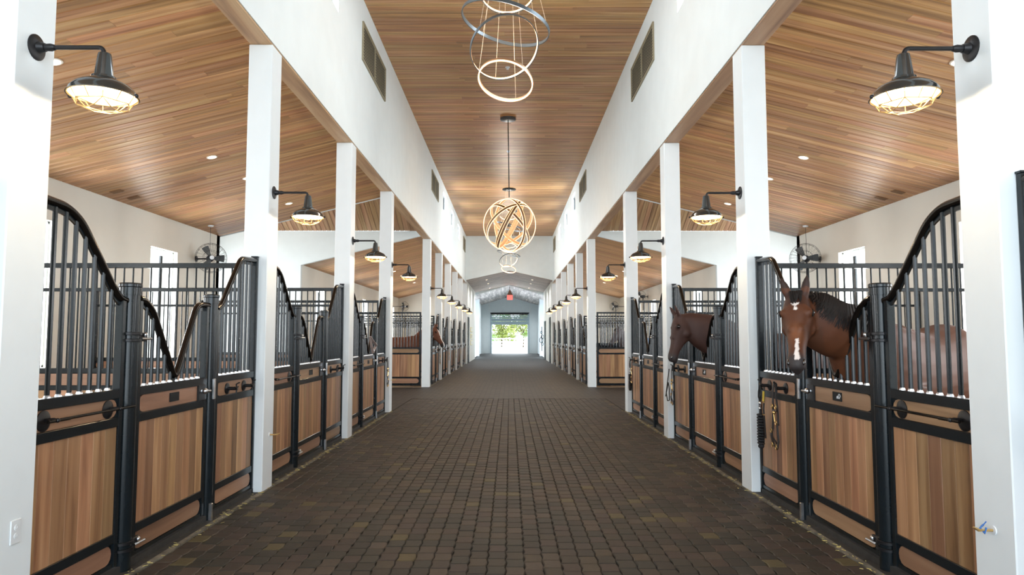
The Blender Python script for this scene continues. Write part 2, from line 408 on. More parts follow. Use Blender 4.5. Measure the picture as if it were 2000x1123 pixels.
    while y < YA - rows * bw - .01:
        sboard(mb, y, min(y + bw, YA - rows * bw), x0_, x1_); y += bw
    o = mb.build('near_planks', M_ceil, ceil1, rnd=True); o['kind'] = 'stuff'
    # cross aisle gable ceiling
    YR = (YA + YB) / 2; ZR = 4.75 + .5 * (YB - YR)
    mb = MB(); mb.prism([(YA - .1, 4.80), (YA - .1, 5.0), (YR, ZR + .25), (YB + .2, 5.0), (YB + .2, 4.80), (YR, ZR + .05)], s * (X + W), s * 9.7, 'X')
    mb.box(s * (X + W), s * XO, YA - .12, YA, shed(X + W) , 4.9) if False else None
    mb.prism([(s * (X + W), shed(X + W) + .04), (s * (X + W), 4.85), (s * XO, 4.85), (s * XO, shed(XO) + .04)], YA - .12, YA - .02, 'Y')
    cc = struct(mb.build('ceiling_cross_%s' % L, M_dark), 'gabled wood ceiling over the %s arm of the cross aisle' % L)
    ang = math.atan(.5); ln = (YB - YR) / cos(ang)
    x = X + W
    while x < 9.5:
        for sg in (-1, 1):
            o = bpy.data.objects.new('plank', UBMY); COL.objects.link(o); o.parent = cc
            o.location = (s * (x + bw / 2), YR + sg * (YB - YR) / 2, (4.75 + ZR) / 2 + .012); o.scale = (bw - .004, ln, .024)
            o.rotation_euler = (-sg * ang, 0, 0)
        x += bw

# main ceiling
mb = MB(); mb.box(-X - W, X + W, -4, YE + .4, ZC + .03, ZC + .25)
ceiling = struct(mb.build('ceiling', M_dark), 'flat wood board ceiling high over the centre aisle')
def main_row(y, w, far=None, near=None):
    cuts = [-X]
    while cuts[-1] < X - .01:
        n = cuts[-1] + random.uniform(1.2, 3.2)
        cuts.append(X if n > X - .5 else n)
    for a, b in zip(cuts[:-1], cuts[1:]):
        if near is not None:
            o = bpy.data.objects.new('plank', UBM); COL.objects.link(o); o.parent = near
            o.location = ((a + b) / 2, y + w / 2, ZC + .012); o.scale = (b - a - .002, w - .004, .024)
        else:
            far.cur = random.random(); far.box(a + .001, b - .001, y + .002, y + w - .002, ZC, ZC + .024)
    return len(cuts) - 1
y = 10.4; cnt = 0; mbf = MB()
yy = -4
while yy < y - .01: main_row(yy, bw, far=mbf); yy += bw
while cnt < 296: cnt += main_row(y, bw, near=ceiling); y += bw
while y < YE: main_row(y, bw, far=mbf); y += bw
o = mbf.build('far_planks', M_ceil, ceiling, rnd=True); o['kind'] = 'stuff'

# header wall at the end of the clerestory
mb = MB(); mb.prism([(-X - .2, 4.66), (-X - .2, ZC + .1), (X + .2, ZC + .1), (X + .2, 4.66), (X, 4.66), (0, 5.19), (-X, 4.66)], YE, YE + .2, 'Y')
struct(mb.build('wall_header', M_white), 'pale white header wall closing the high aisle above the gable')
mb = MB()
for s in (-1, 1): mb.prism([(s * (X + .0), 4.64), (0, 5.17), (0, 5.21), (s * X, 4.68)], YE - .03, YE, 'Y')
struct(mb.build('trim_5', M_white), 'thin trim on the gable edge of the header wall')
# corridor beyond
YC1, YC2, YF, XF = 49.5, 55.0, 64.0, 2.58
for s in (-1, 1):
    L = SIDE[s]
    mb = MB(); wall_cells(mb, s * X, s * (X + .2), PB[10] + .002, YC1 - .5, 0, 4.9, [])
    cw = struct(mb.build('wall_corridor_%s' % L, M_cream), 'cream %s wall of the far corridor past the last stall' % L)
    mb = MB(); mb.box(s * (X + .2), s * 4.4, YC1 - .7, YC1 - .5, 0, 5); mb.box(s * 4.2, s * 4.4, YC1 - .5, YC2, 0, 5); mb.box(s * 2.36, s * 4.4, YC2, YC2 + .3, 0, 4.75)
    mb.box(s * XF, s * (XF + .2), YC2 + .3, YF, 0, 5)
    struct(mb.build('wall_vestibule_%s' % L, M_white), 'white %s wall and pillar of the end vestibule' % L)
mb = MB(); mb.prism([(-2.6, 4.63), (0, 5.22), (2.6, 4.63), (2.6, 4.9), (0, 5.5), (-2.6, 4.9)], YE + .05, YC1, 'Y')
c1 = struct(mb.build('ceiling_corridor', M_dark), 'low gabled grey wood ceiling of the far corridor')
mb = MB(); y = YE + .2
while y < YC1:
    for s in (-1, 1):
        mb.cur = random.random(); mb.prism([(0, 5.18), (s * 2.6, 4.605), (s * 2.6, 4.63), (0, 5.21)], y + .003, y + .137, 'Y')
    y += .14
mb.build('planks', M_washX, c1, rnd=True)['kind'] = 'stuff'
mb = MB(); mb.prism([(-4.4, 3.9), (0, 5.2), (4.4, 3.9), (4.4, 4.3), (0, 5.6), (-4.4, 4.3)], YC1, YF + .2, 'Y')
mb2 = MB(); mb2.prism([(-4.4, 3.86), (0, 5.16), (4.4, 3.86), (4.4, 5.5), (0, 5.6), (-4.4, 5.5)], YC1 - .06, YC1, 'Y'); mb2.prism([(-2.6, 4.6), (0, 5.17), (2.6, 4.6), (2.6, 4.3), (0, 5.15), (-2.6, 4.3)], YC1 - .02, YC1 + .05, 'Y') if 0 else None
struct(mb2.build('trim_8', M_white), 'pale gable trim between the corridor and vestibule ceilings')
c2 = struct(mb.build('ceiling_vestibule', M_dark), 'whitewashed gabled board ceiling before the far door')
mb = MB(); x = 0
while x < 4.3:
    for s in (-1, 1):
        y = YC1
        while y < YF:
            l = random.uniform(2, 4.5); y2 = min(YF, y + l); mb.cur = random.random()
            za, zb = 5.17 - .295 * x, 5.17 - .295 * (x + .14)
            mb.prism([(s * (x + .004), za), (s * (x + .136), zb), (s * (x + .136), zb + .03), (s * (x + .004), za + .03)], y + .003, y2 - .003, 'Y'); y = y2
    x += .14
mb.build('planks', M_wash, c2, rnd=True)['kind'] = 'stuff'
# far end wall with the door opening
DX0, DX1, DZ = -1.60, 1.64, 3.62
mb = MB(); mb.box(-XF - .2, DX0, YF, YF + .25, 0, 5.3); mb.box(DX1, XF + .2, YF, YF + .25, 0, 5.3); mb.box(DX0, DX1, YF, YF + .25, DZ, 5.3)
struct(mb.build('wall_far', M_white), 'pale end wall with the bright door opening')
# sectional door, half raised
sd = bpy.data.objects.new('door_1', None); COL.objects.link(sd); sd.location = (0, YF - .08, 0)
struct(sd, 'half raised sectional door at the far end of the aisle')
for k, (za, zb) in enumerate(((2.62, 2.90), (2.92, 3.2), (3.22, 3.34), (3.36, 3.48), (3.50, 3.62))):
    p = MB(); p.cbox(DX0 - .08, DX1 + .08, -.04, .02, za, zb, .01); p.build('door_panel', M_doorpanel if k != 4 else M_black, sd)
p = MB(); p.tube([(DX0 - .15, -.15, 3.66), (DX1 + .15, -.15, 3.66)], .05, 10); p.build('spring_shaft', M_iron, sd, True)
for x in (DX0 - .12, DX1 + .12):
    p = MB(); p.box(x - .03, x + .03, -.06, 0, 0, 3.6); p.build('track', M_iron if 0 else M_doorpanel, sd)
    p = MB(); p.box(x * 1.06 - .015, x * 1.06 + .015, -.1, -.07, 3.6, 4.85); p.build('hanger_strut', M_fence, sd)

# floor
mb = MB(); mb.box(-2.62, 2.62, -4, YF + .3, -.15, -.012); mb.box(-9.7, 9.7, YA, YB, -.15, -.013)
floor = struct(mb.build('floor', M_sand), 'dark interlocking paver floor of the barn aisle')
mb = MB(); ys_far = 4.05 + .16 * 84
mb.add([(-2.4, ys_far, -.004), (2.4, ys_far, -.004), (2.4, YF + .2, -.004), (-2.4, YF + .2, -.004)], [(0, 1, 2, 3)])
for s in (-1, 1): mb.add([(s * 2.4, YA - .6, -.004), (s * 9.6, YA - .6, -.004), (s * 9.6, YB, -.004), (s * 2.4, YB, -.004)], [(0, 1, 2, 3)])
mb.add([(-2.4, -4, -.004), (2.4, -4, -.004), (2.4, 4.05, -.004), (-2.4, 4.05, -.004)], [(0, 1, 2, 3)])
fp = mb.build('far_paving', M_paverfar, floor, fix=False)
pw, pl = .125, .16
def paver_shape(mb, cx, cy, dz=0.0, tilt=0.0):
    hx, hy, b = pw / 2 - .0022, pl / 2 - .0025, .006; q = .011
    out = [(-hx - q * .5, -hy), (hx - q * .5, -hy), (hx + q * .5, -hy * .1), (hx - q * .5, hy), (-hx - q * .5, hy), (-hx + q * .5, -hy * .1)]
    ins = [(x * (1 - b / hx), y * (1 - b / hy)) for x, y in out]
    vs = [(cx + x, cy + y, -.03) for x, y in out] + [(cx + x, cy + y, -.005 + dz) for x, y in out] + [(cx + x, cy + y, dz + tilt * x) for x, y in ins]
    n = 6; fs = [tuple(range(2 * n, 3 * n))]
    for i in range(n):
        j = (i + 1) % n; fs.append((i, j, n + j, n + i)); fs.append((n + i, n + j, 2 * n + j, 2 * n + i))
    mb.add(vs, fs)
pm = MB(); paver_shape(pm, 0, 0); po = pm.build('paver', M_paver); PM = po.data; bpy.data.objects.remove(po)
mbs = MB(); npv = 0; ncol = 38
colshift = [random.uniform(0, pl) for _ in range(ncol)]
for j in range(84):
    for i in range(ncol):
        cx = (i - (ncol - 1) / 2) * pw; cy = 4.05 + pl * (j + .5) + colshift[i] - pl
        dz = random.uniform(-.0015, .0015)
        vis = cy > 4.28 and abs(cx) < (cy + .12) * .74
        if vis and npv < 300 and cy < 5.8:
            o = bpy.data.objects.new('paver', PM); COL.objects.link(o); o.parent = floor; o.location = (cx, cy, dz); npv += 1
        else:
            mbs.cur = random.random(); paver_shape(mbs, cx, cy, dz, random.uniform(-.01, .01))
o = mbs.build('pavers', M_paver, floor, rnd=True, fix=False); o['kind'] = 'stuff'
# stall floors and concrete kerbs
for s in (-1, 1):
    L = SIDE[s]
    mb = MB(); mb.box(s * 2.62, s * XO, -4, YA, -.15, .0); mb.box(s * 2.62, s * XO, YB, 40.3, -.15, .0)
    struct(mb.build('floor_stalls_%s' % L, M_shav), 'shavings covered floor of the %s stalls' % L)
    mb = MB()
    for (a, b) in ((-4, PB[4]), (PB[5] - D, PB[10])):
        n = int((b - a) / .25); pts = []
        for k in range(n):
            y0_, y1_ = a + (b - a) * k / n, a + (b - a) * (k + 1) / n
            mb.prism([(s * 2.385 + s * .012 * sin(k * 1.7), y0_), (s * 2.385 + s * .012 * sin((k + 1) * 1.7), y1_), (s * 2.425, y1_), (s * 2.425, y0_)], -.05, .006, 'Z')
    struct(mb.build('trim_%d' % (6 if s < 0 else 7), M_conc), 'pale concrete kerb strip under the %s stall fronts' % L)
    mb = MB()
    for (a, b) in ((-4, PB[4]), (PB[5] - D, PB[10])): mb.box(s * 2.427, s * 2.63, a, b, -.05, .004)
    struct(mb.build('trim_%d' % (9 if s < 0 else 10), M_rubber), 'dark threshold strip under the %s stall fronts' % L)
    mb = MB()
    for k in range(320):
        y_ = random.uniform(3.7, 14.5); x_ = s * random.gauss(2.39, .03); l = random.uniform(.006, .02); a = random.uniform(0, pi); c_, q_ = cos(a) * l, sin(a) * l
        z_ = .008; w_ = .0015
        mb.add([(x_ - c_ - w_ * sin(a), y_ - q_, z_), (x_ + c_ - w_ * sin(a), y_ + q_, z_), (x_ + c_ + w_ * sin(a), y_ + q_ + .002, z_ + .004), (x_ - c_ + w_ * sin(a), y_ - q_ + .002, z_ + .004)], [(0, 1, 2, 3)])
    o = mb.build('straw_bits', M_straw, fix=False); tag(o, 'scattered straw bits along the %s kerb of the aisle' % L, 'straw', None, 'stuff')

# ------------------------------------------------------------------ posts
for s in (-1, 1):
    for i, yb in enumerate(PB[1:]):
        mb = MB(); x0_, x1_ = s * X, s * (X + W); mb.cbox(x0_, x1_, yb - D, yb, 0.0, ZS - .02, .006)
        nm = mb.build('aisle_post', M_post)
        blk = 'before the cross aisle' if i < 4 else 'past the cross aisle'
        k = i if i < 4 else i - 4
        tag(nm, 'square white aisle post, %s of the %s row %s' % (ORD[k], SIDE[s], blk), 'post', 'white posts along the aisle')
        if i in (0, 1, 3):
            pass

# ------------------------------------------------------------------ stall fronts
LB = S - D - .006
SWOOP_A = [(0.0, 2.28), (.33, 2.265), (.47, 2.20), (.84, 1.82), (.92, 1.765), (1.02, 1.76)]
VPATH = [(1.15, 1.78), (1.21, 1.775), (1.33, 1.71), (1.69, 1.20), (2.02, 1.76), (2.10, 1.785), (2.24, 1.785)]
SWOOP_C = [(2.42, 1.76), (2.50, 1.79), (2.93, 2.26), (3.33, 2.28)]
def path_z(path, u):
    for (a, za), (b, zb) in zip(path[:-1], path[1:]):
        if a <= u <= b: return za + (zb - za) * (u - a) / (b - a)
    return path[-1][1]
def pill(mb, x0, x1, u0, u1, z0, z1):
    r = (z1 - z0) / 2 * .98; pts = []
    for k in range(7): a = -pi / 2 + pi * k / 6; pts.append((u1 - r + r * cos(a), (z0 + z1) / 2 + r * sin(a)))
    for k in range(7): a = pi / 2 + pi * k / 6; pts.append((u0 + r + r * cos(a), (z0 + z1) / 2 + r * sin(a)))
    mb.prism(pts, x0, x1, 'X')
def section(root, pname, s, u0, u1, path, style):
    """one framed panel: frame, bars, planks and pill boards"""
    fr = MB(); xf, xb_ = -s * .026, s * .026
    w = .042
    fr.cbox(xf, xb_, u0, u0 + w, .06, path_z(path, u0 + w) - .01, .003); fr.cbox(xf, xb_, u1 - w, u1, .06, path_z(path, u1 - w) - .01, .003)
    for (a, b) in ((1.125, 1.185), (.945, 1.005), (.21, .27)): fr.cbox(xf, xb_, u0 + w, u1 - w, a, b, .003)
    fr.box(xf * .8, xb_, u0 + w, u1 - w, .06, .085)
    fr.box(-s * .006, s * .012, u0 + w, u1 - w, 1.0, 1.13); fr.box(-s * .006, s * .012, u0 + w, u1 - w, .08, .215)
    # corner gusset triangles beside the upright
    frame = fr.build(pname, M_black, root)
    # top rail
    rl = MB(); pp = fillet([(-s * .006, u, z) for u, z in path if u0 - .09 <= u <= u1 + .09], .07)
    pp = [Vector((p.x, min(max(p.y, u0 - .02, .004), u1 + .02, 3.322), p.z)) for p in pp]
    rl.tube(pp, .024, 10); rl.build('top_rail', M_rail, frame, True)
    st = MB()
    for a, b in zip(pp[:-1], pp[1:]):
        if (b - a).length < 1e-4: continue
        st.prism([(a.y, a.z), (b.y, b.z), (b.y, b.z - .05), (a.y, a.z - .05)], -s * .004, s * .008, 'X')
    st.build('rail_web', M_black, frame)
    # bars
    n = max(2, round((u1 - u0 - 2 * w) / .094)); du = (u1 - u0 - 2 * w) / n
    for k in range(n - 1 if n > 1 else 0):
        u = u0 + w + du * (k + 1); z1 = path_z(path, u)
        b = MB(); b.tube([(0, u, 1.17), (0, u, z1 - .02)], .0135, 8, cap=False); b.build('bar', M_black, frame, True)
        if style: pass
    # small bright bar collars
    co = MB()
    for k in range(n - 1):
        u = u0 + w + du * (k + 1); co.lathe([(.019, 1.183), (.019, 1.189), (.0145, 1.2)], (0, u, 0), 8)
    co.build('bar_collars', M_steel, frame, True)['kind'] = 'stuff'
    # vertical planks
    npk = max(3, round((u1 - u0 - 2 * w) / .118)); dp = (u1 - u0 - 2 * w) / npk
    for k in range(npk):
        a = u0 + w + dp * k
        p = MB(); dx = random.uniform(-.0008, .0008)
        p.prism([(a + .0006, -s * .012 + dx), (a + .003, -s * .015 + dx), (a + dp - .003, -s * .015 + dx), (a + dp - .0006, -s * .012 + dx), (a + dp - .0006, s * .015), (a + .0006, s * .015)] if False else
                [(-s * .012 + dx, a + .0006), (-s * .015 + dx, a + .003), (-s * .015 + dx, a + dp - .003), (-s * .012 + dx, a + dp - .0006), (s * .015, a + dp - .0006), (s * .015, a + .0006)], .262, .953, 'Z')
        p.build('plank', M_plank, frame)
    b = MB(); pill(b, -s * .014, 0, u0 + w + .008, u1 - w - .008, 1.006, 1.124); b.build('upper_board', M_board, frame)
    b = MB(); pill(b, -s * .014, 0, u0 + w + .008, u1 - w - .008, .088, .208); b.build('lower_board', M_board, frame)
    return frame

def make_front(s):
    root = empty('horse_stall', (s * 2.515, 0, 0), '', 'stall front')
    A = section(root, 'fixed_panel', s, .0, .955, SWOOP_A, 0)
    Dr = section(root, 'door', s, 1.125, 2.225, VPATH, 1)
    Cp = section(root, 'side_panel', s, 2.40, 3.325, SWOOP_C, 0)
    # uprights at the wall posts
    for u in (.0, LB - .035):
        b = MB(); b.cbox(-s * .03, s * .03, u, u + .035, .0, 2.31, .003); b.cbox(-s * .034, s * .034, u - .002, u + .037, 2.31, 2.322, .002); b.build('upright', M_black, root)
    # round gate posts with caps
    for u, r in ((1.04, .062), (2.315, .054)):
        b = MB(); b.lathe([(r, 0), (r, 1.80)], (0, u, 0), 20, cap=True)
        g = b.build('gate_post', M_black, root, True)
        c = MB(); c.lathe([(r + .007, 1.80), (r + .007, 1.85), (r + .012, 1.855), (r + .012, 1.872), (r + .004, 1.88), (.001, 1.88)], (0, u, 0), 20, cap=False)
        c.build('cap', M_black, g, True)
    # threshold
    b = MB(); b.box(-s * .03, s * .04, 0, LB, 0.0, .045); b.build('threshold', M_rubber, root)
    # hinges
    for z in (1.52, .16):
        h = MB()
        for dz in (-.022, .022): h.lathe([(.066, dz - .011), (.078, dz - .008), (.078, dz + .008), (.066, dz + .011)], (0, 1.04, z), 18)
        h.cbox(-s * .045, -s * .02, 1.09, 1.19, z - .03, z + .03, .006); h.build('hinge', M_iron, root, True)
        h = MB(); h.tube([(-s * .055, 1.10, z - .012), (-s * .055, 1.23, z - .012)], .009, 8); h.ball((-s * .055, 1.15, z + .015), .016, 8); h.build('hinge_bolt', M_steel, root, True)
    # latch
    h = MB(); h.cbox(-s * .03, -s * .012, 2.06, 2.19, 1.0, 1.13, .004); lt = h.build('latch', M_iron, root)
    h = MB(); h.tube([(-s * .03, 2.11, 1.08), (-s * .06, 2.11, 1.08), (-s * .065, 2.19, 1.075)], .012, 8); h.ball((-s * .06, 2.11, 1.08), .024, 10); h.build('latch_bolt', M_steel, lt, True)
    h = MB(); h.cbox(-s * .068, -s * .048, 2.265, 2.30, 1.0, 1.17, .004); h.build('strike_plate', M_steel, root)
    h = MB(); h.cbox(-s * .068, -s * .04, 2.28, 2.31, .0, .14, .004); h.build('floor_bolt', M_steel, root)
    # name plate
    h = MB(); h.cbox(-s * .021, -s * .014, 1.60, 1.745, 1.038, 1.105, .002); h.build('name_plate', M_black, root)
    h = MB()
    h.lathe([(.001, 0), (.014, 0)], (-s * .0215, 1.645, 1.078), 10, 'X'); h.box(-s * .0212, -s * .022, 1.655, 1.70, 1.062, 1.074); 
    # blanket bar
    for u in (.19, .80):
        b = MB(); b.lathe([(.001, -s * .014), (.058, -s * .014), (.058, -s * .020), (.040, -s * .028), (.001, -s * .028)], (0, u, 1.065), 16, 'X'); pl_ = b.build('bar_plate', M_iron, root, True)
        c = MB(); c.tube([(-s * .02, u, 1.07), (-s * .075, u, 1.075), (-s * .095, u, 1.07)], .009, 8); c.ball((-s * .095, u, 1.07), .013, 8); c.build('bracket', M_iron, pl_, True)
    b = MB(); b.tube([(-s * .09, .12, 1.068), (-s * .09, .30, 1.068)], .009, 8); b.tube([(-s * .09, .14, 1.07), (-s * .09, .98, 1.07)], .0085, 8); b.build('blanket_bar', M_rail, root, True)
    # bridle hooks
    for u in (2.66, 3.05):
        b = MB(); b.lathe([(.001, -s * .014), (.05, -s * .014), (.05, -s * .022), (.03, -s * .032), (.001, -s * .032)], (0, u, 1.06), 16, 'X'); pl_ = b.build('hook_plate', M_iron, root, True)
        c = MB(); c.tube([(-s * .03, u, 1.06), (-s * .11, u, 1.06)], .016, 10)
        c.tube([(-s * .10, u, 1.02), (-s * .10, u, 1.10), (-s * .13, u, 1.115)], .007, 8); c.tube([(-s * .10, u - .04, 1.075), (-s * .10, u, 1.055), (-s * .10, u + .04, 1.075)], .007, 8)
        c.build('hook', M_iron, pl_, True)
    return root
def plate_mark(root, s):
    h = MB(); h.tube([(-s * .0225, 1.63 + .014 * cos(a), 1.078 + .014 * sin(a)) for a in [2 * pi * k / 10 for k in range(10)]], .0025, 5, closed=True)
    h.ball((-s * .0225, 1.662, 1.068), .009, 8, (.3, 1, 1)); h.tube([(-s * .0225, 1.625, 1.060), (-s * .0225, 1.672, 1.060)], .0025, 5)
    h.build('emblem', M_plastic, root, True)
for s in (-1, 1):
    proto = make_front(s)
    starts = PB[:4] + PB[5:10]
    allf = []
    for i, yb in enumerate(starts):
        r = proto if i == 0 else copy_tree(proto); allf.append(r)
        r.location = (s * 2.515, yb + .002, 0)
        if i == 0: lab = 'black barred stall front, cut off at the %s edge of the picture' % SIDE[s]
        elif i < 4: lab = 'black barred stall front with wood panels, %s whole one in the %s row' % (ORD[i - 1], SIDE[s])
        else: lab = 'small distant stall front past the cross aisle, %s in the %s row' % (ORD[i - 4], SIDE[s])
        tag(r, lab, 'stall front', 'stall fronts along the aisle')
    if s > 0:
        for r in allf[1:3]: plate_mark(r, s)

# ------------------------------------------------------------------ stall partitions (across, at the posts)
def make_partition():
    root = empty('stall_partition', (0, 0, 0), '', 'stall partition')
    a, b = .02, XO - 2.64 - .02
    fr = MB(); w = .05
    for x in (a, b - w): fr.cbox(x, x + w, -.025, .025, .05, 2.27, .003)
    for (z0, z1) in ((1.155, 1.205), (.985, 1.03), (.27, .315), (2.22, 2.27)): fr.cbox(a + w, b - w, -.025, .025, z0, z1, .003)
    fr.cbox(a + w, b - w, -.014, .014, 1.98, 2.015, .003)
    fr.box(a + w, b - w, -.008, .008, 1.02, 1.16); fr.box(a + w, b - w, -.008, .008, .05, .28)
    fr.build('frame', M_black, root)
    n = 39
    for k in range(1, n):
        x = a + w + (b - a - 2 * w) * k / n; m_ = MB(); m_.tube([(x, 0, 1.2), (x, 0, 2.23)], .009, 6, cap=False); m_.build('bar', M_black, root, True)
    n = 30
    for k in range(n):
        x0_ = a + w + (b - a - 2 * w) * k / n; x1_ = a + w + (b - a - 2 * w) * (k + 1) / n
        m_ = MB(); m_.prism([(x0_ + .0006, -.013), (x0_ + .003, -.016), (x1_ - .003, -.016), (x1_ - .0006, -.013), (x1_ - .0006, .016), (x0_ + .0006, .016)], .31, .99, 'Z'); m_.build('plank', M_plank, root)
    for (z0, z1, nm) in ((1.035, 1.15, 'upper_board'), (.12, .26, 'lower_board')):
        m_ = MB(); r = (z1 - z0) / 2; pts = []
        for k in range(7): t = -pi / 2 + pi * k / 6; pts.append((b - w - .01 - r + r * cos(t), (z0 + z1) / 2 + r * sin(t)))
        for k in range(7): t = pi / 2 + pi * k / 6; pts.append((a + w + .01 + r + r * cos(t), (z0 + z1) / 2 + r * sin(t)))
        m_.prism(pts, -.016, .016, 'Y'); m_.build(nm, M_boardX, root)
    return root
pp_ = make_partition(); first = True
for s in (-1, 1):
    for i, yb in enumerate([PB[2], PB[3], PB[4], PB[5], PB[6], PB[7], PB[8], PB[9]]):
        r = pp_ if first else copy_tree(pp_); first = False
        yc = yb - D / 2
        if i == 2: yc = yb - .06
        if i == 3: yc = yb - D + .04
        if s > 0: r.location = (2.645, yc, 0); r.rotation_euler = (0, 0, 0)
        else: r.location = (-2.645, yc, 0); r.rotation_euler = (0, 0, pi)
        if i < 3: lab = 'barred partition between stalls behind the %s row, %s one' % (SIDE[s], ORD[i])
        elif i == 3: lab = 'barred wood partition facing the cross aisle beside the %s far post' % SIDE[s]
        else: lab = 'distant barred partition in the far %s block, %s one' % (SIDE[s], ORD[i - 3])
        tag(r, lab, 'stall partition', 'partitions between the stalls')

# ------------------------------------------------------------------ barn lamps
def make_lamp(s):
    """gooseneck lamp on a post face; origin at the wall plate, arm towards the aisle"""
    d = -s; root = empty('barn_lamp', (0, 0, 0), '', 'lamp')
    b = MB(); b.lathe([(.001, 0), (.066, 0), (.066, d * .008), (.055, d * .014), (.03, d * .018), (.022, d * .05), (.001, d * .05)], (0, 0, 0), 24, 'X'); b.build('wall_plate', M_iron, root, True)
    b = MB(); b.tube(fillet([(d * .03, 0, 0), (d * .34, 0, .0), (d * .355, 0, -.035)], .03), .0115, 10); b.lathe([(.018, d * .05), (.02, d * .08), (.014, d * .1)], (0, 0, 0), 12, 'X'); b.build('arm', M_iron, root, True)
    x = d * .355
    b = MB()
    outer = [(.020, -.028), (.030, -.033), (.034, -.05), (.046, -.150), (.058, -.155), (.060, -.165), (.084, -.178), (.135, -.204), (.156, -.232), (.161, -.250), (.168, -.256)]
    inner = [(.164, -.257), (.152, -.240), (.13, -.214), (.082, -.188), (.05, -.174)]
    b.lathe(outer, (x, 0, 0), 32)
    shade = b.build('shade', M_shade, root, True)
    b = MB(); b.lathe(inner, (x, 0, 0), 32); b.lathe([(.05, -.174), (.001, -.174)], (x, 0, 0), 32); b.build('reflector', M_enamel, shade, True)
    b = MB(); b.lathe([(.028, -.170), (.036, -.178), (.042, -.192), (.038, -.208), (.02, -.216), (.001, -.218)], (x, 0, 0), 20); b.build('glass_globe', M_bulb, root, True)
    # wire guard
    b = MB(); R0, R1, R2 = .160, .134, .075; z0, z1, z2 = -.254, -.296, -.322
    ring = lambda R, z, n=6, ph=0: [(x + R * cos(ph + 2 * pi * k / n), R * sin(ph + 2 * pi * k / n), z) for k in range(n)]
    b.tube(ring(R0, z0, 24), .004, 5, closed=True)
    a6, b6, c6 = ring(R0, z0, 6, pi / 6), ring(R1, z1, 6), ring(R2, z2, 6, pi / 6)
    a12 = ring(R0, z0, 6, 0)
    for k in range(6):
        b.tube([a12[k], b6[k]], .0028, 5); b.tube([b6[k], c6[k]], .0028, 5); b.tube([b6[(k + 1) % 6], c6[k]], .0028, 5); b.tube([a6[k], ((b6[k][0] + b6[(k + 1) % 6][0]) / 2, (b6[k][1] + b6[(k + 1) % 6][1]) / 2, z1)], .0028, 5)
    b.tube(b6, .0028, 5, closed=True); b.tube(c6, .0028, 5, closed=True)
    b.build('wire_guard', M_cage, root, True)
    for sg in (-1, 1):
        k_ = MB(); k_.ball((x + sg * .170, 0, -.254), .011, 8); k_.build('thumbscrew', M_iron, root, True)
    return root
for s in (-1, 1):
    proto = make_lamp(s); j = 0
    for i, yb in enumerate(PB[1:10]):
        r = proto if i == 0 else copy_tree(proto)
        r.location = (s * (X + .003), yb - D / 2, 3.0)
        nm = 'before the cross aisle' if i < 4 else 'past the cross aisle'
        k = i if i < 4 else i - 4
        tag(r, 'black caged barn lamp on the %s %s post %s' % (ORD[k], SIDE[s], nm), 'lamp', 'caged barn lamps on the posts')
        ld = bpy.data.lights.new('lamp_light', 'POINT'); ld.energy = 13; ld.color = (1.0, .74, .46); ld.shadow_soft_size = .03
        lo = bpy.data.objects.new('lamp_light', ld); COL.objects.link(lo); lo.location = (s * X - s * .355, yb - D / 2, 3.0 - .252)

# ------------------------------------------------------------------ downlights
def downlight(loc, tilt, lab, grp):
    root = empty('downlight', loc, lab, 'light', grp); root.rotation_euler = tilt
    b = MB(); b.lathe([(.075, .004), (.078, -.006), (.062, -.008), (.058, 0)], (0, 0, 0), 20); b.build('trim_ring', M_enamel, root, True)
    b = MB(); b.lathe([(.058, -.003), (.001, -.003)], (0, 0, 0), 20); b.build('lens', M_down, root, True)
    pd = bpy.data.lights.new('downlight_lamp', 'SPOT'); pd.spot_size = radians(150); pd.spot_blend = .8; pd.energy = 14 if loc[1] < 38 else 170
    pd.color = (1.0, .84, .66) if loc[1] < 38 else (.95, .97, 1); pd.shadow_soft_size = .05
    lo = bpy.data.objects.new('downlight_lamp', pd); COL.objects.link(lo); lo.location = (loc[0], loc[1], loc[2] - .05)
    return root
for s in (-1, 1):
    for k, y in enumerate((6.67, 10.3, 11.7, 13.95)):
        downlight((s * 4.42, y, shed(4.42) - .002), (0, s * math.atan(.247), 0), 'small round downlight in the near %s sloped ceiling, %s one' % (SIDE[s], ORD[k]), 'downlights in the sloped ceilings')
    for k, y in enumerate((28.1, 30.1, 34.0)):
        downlight((s * 4.63, y, shed(4.63) - .002), (0, s * math.atan(.247), 0), 'tiny downlight in the far %s sloped ceiling, %s one' % (SIDE[s], ORD[k]), 'downlights in the sloped ceilings')
    for k, y in enumerate((41.3, 44.3, 48.3)):
        downlight((s * 1.35, y, 5.18 - .221 * 1.35 - .004), (0, s * .218, 0), 'downlight in the grey corridor gable, %s side, %s one' % (SIDE[s], ORD[k]), 'downlights in the corridor gable')
    downlight((s * 1.5, 61, 5.17 - .295 * 1.5 - .004), (0, s * .287, 0), 'downlight just before the far door, %s side' % SIDE[s], 'downlights in the corridor gable')
    for k, (x, y) in enumerate(((6.1, 10.8), (6.1, 11.3))):
        b = MB(); b.cbox(-.09, .09, -.06, .06, -.01, 0, .003)
        for q in range(5): b.box(-.08, .08, -.05 + q * .022, -.042 + q * .022, -.016, -.01)
        o = b.build('ceiling_grille', M_copper); o.location = (s * x, y, shed(x)); o.rotation_euler = (0, s * math.atan(.247), 0)
        tag(o, 'small flush grille in the %s sloped ceiling near the outer wall, %s one' % (SIDE[s], ORD[k]), 'grille', 'flush grilles in the ceilings')

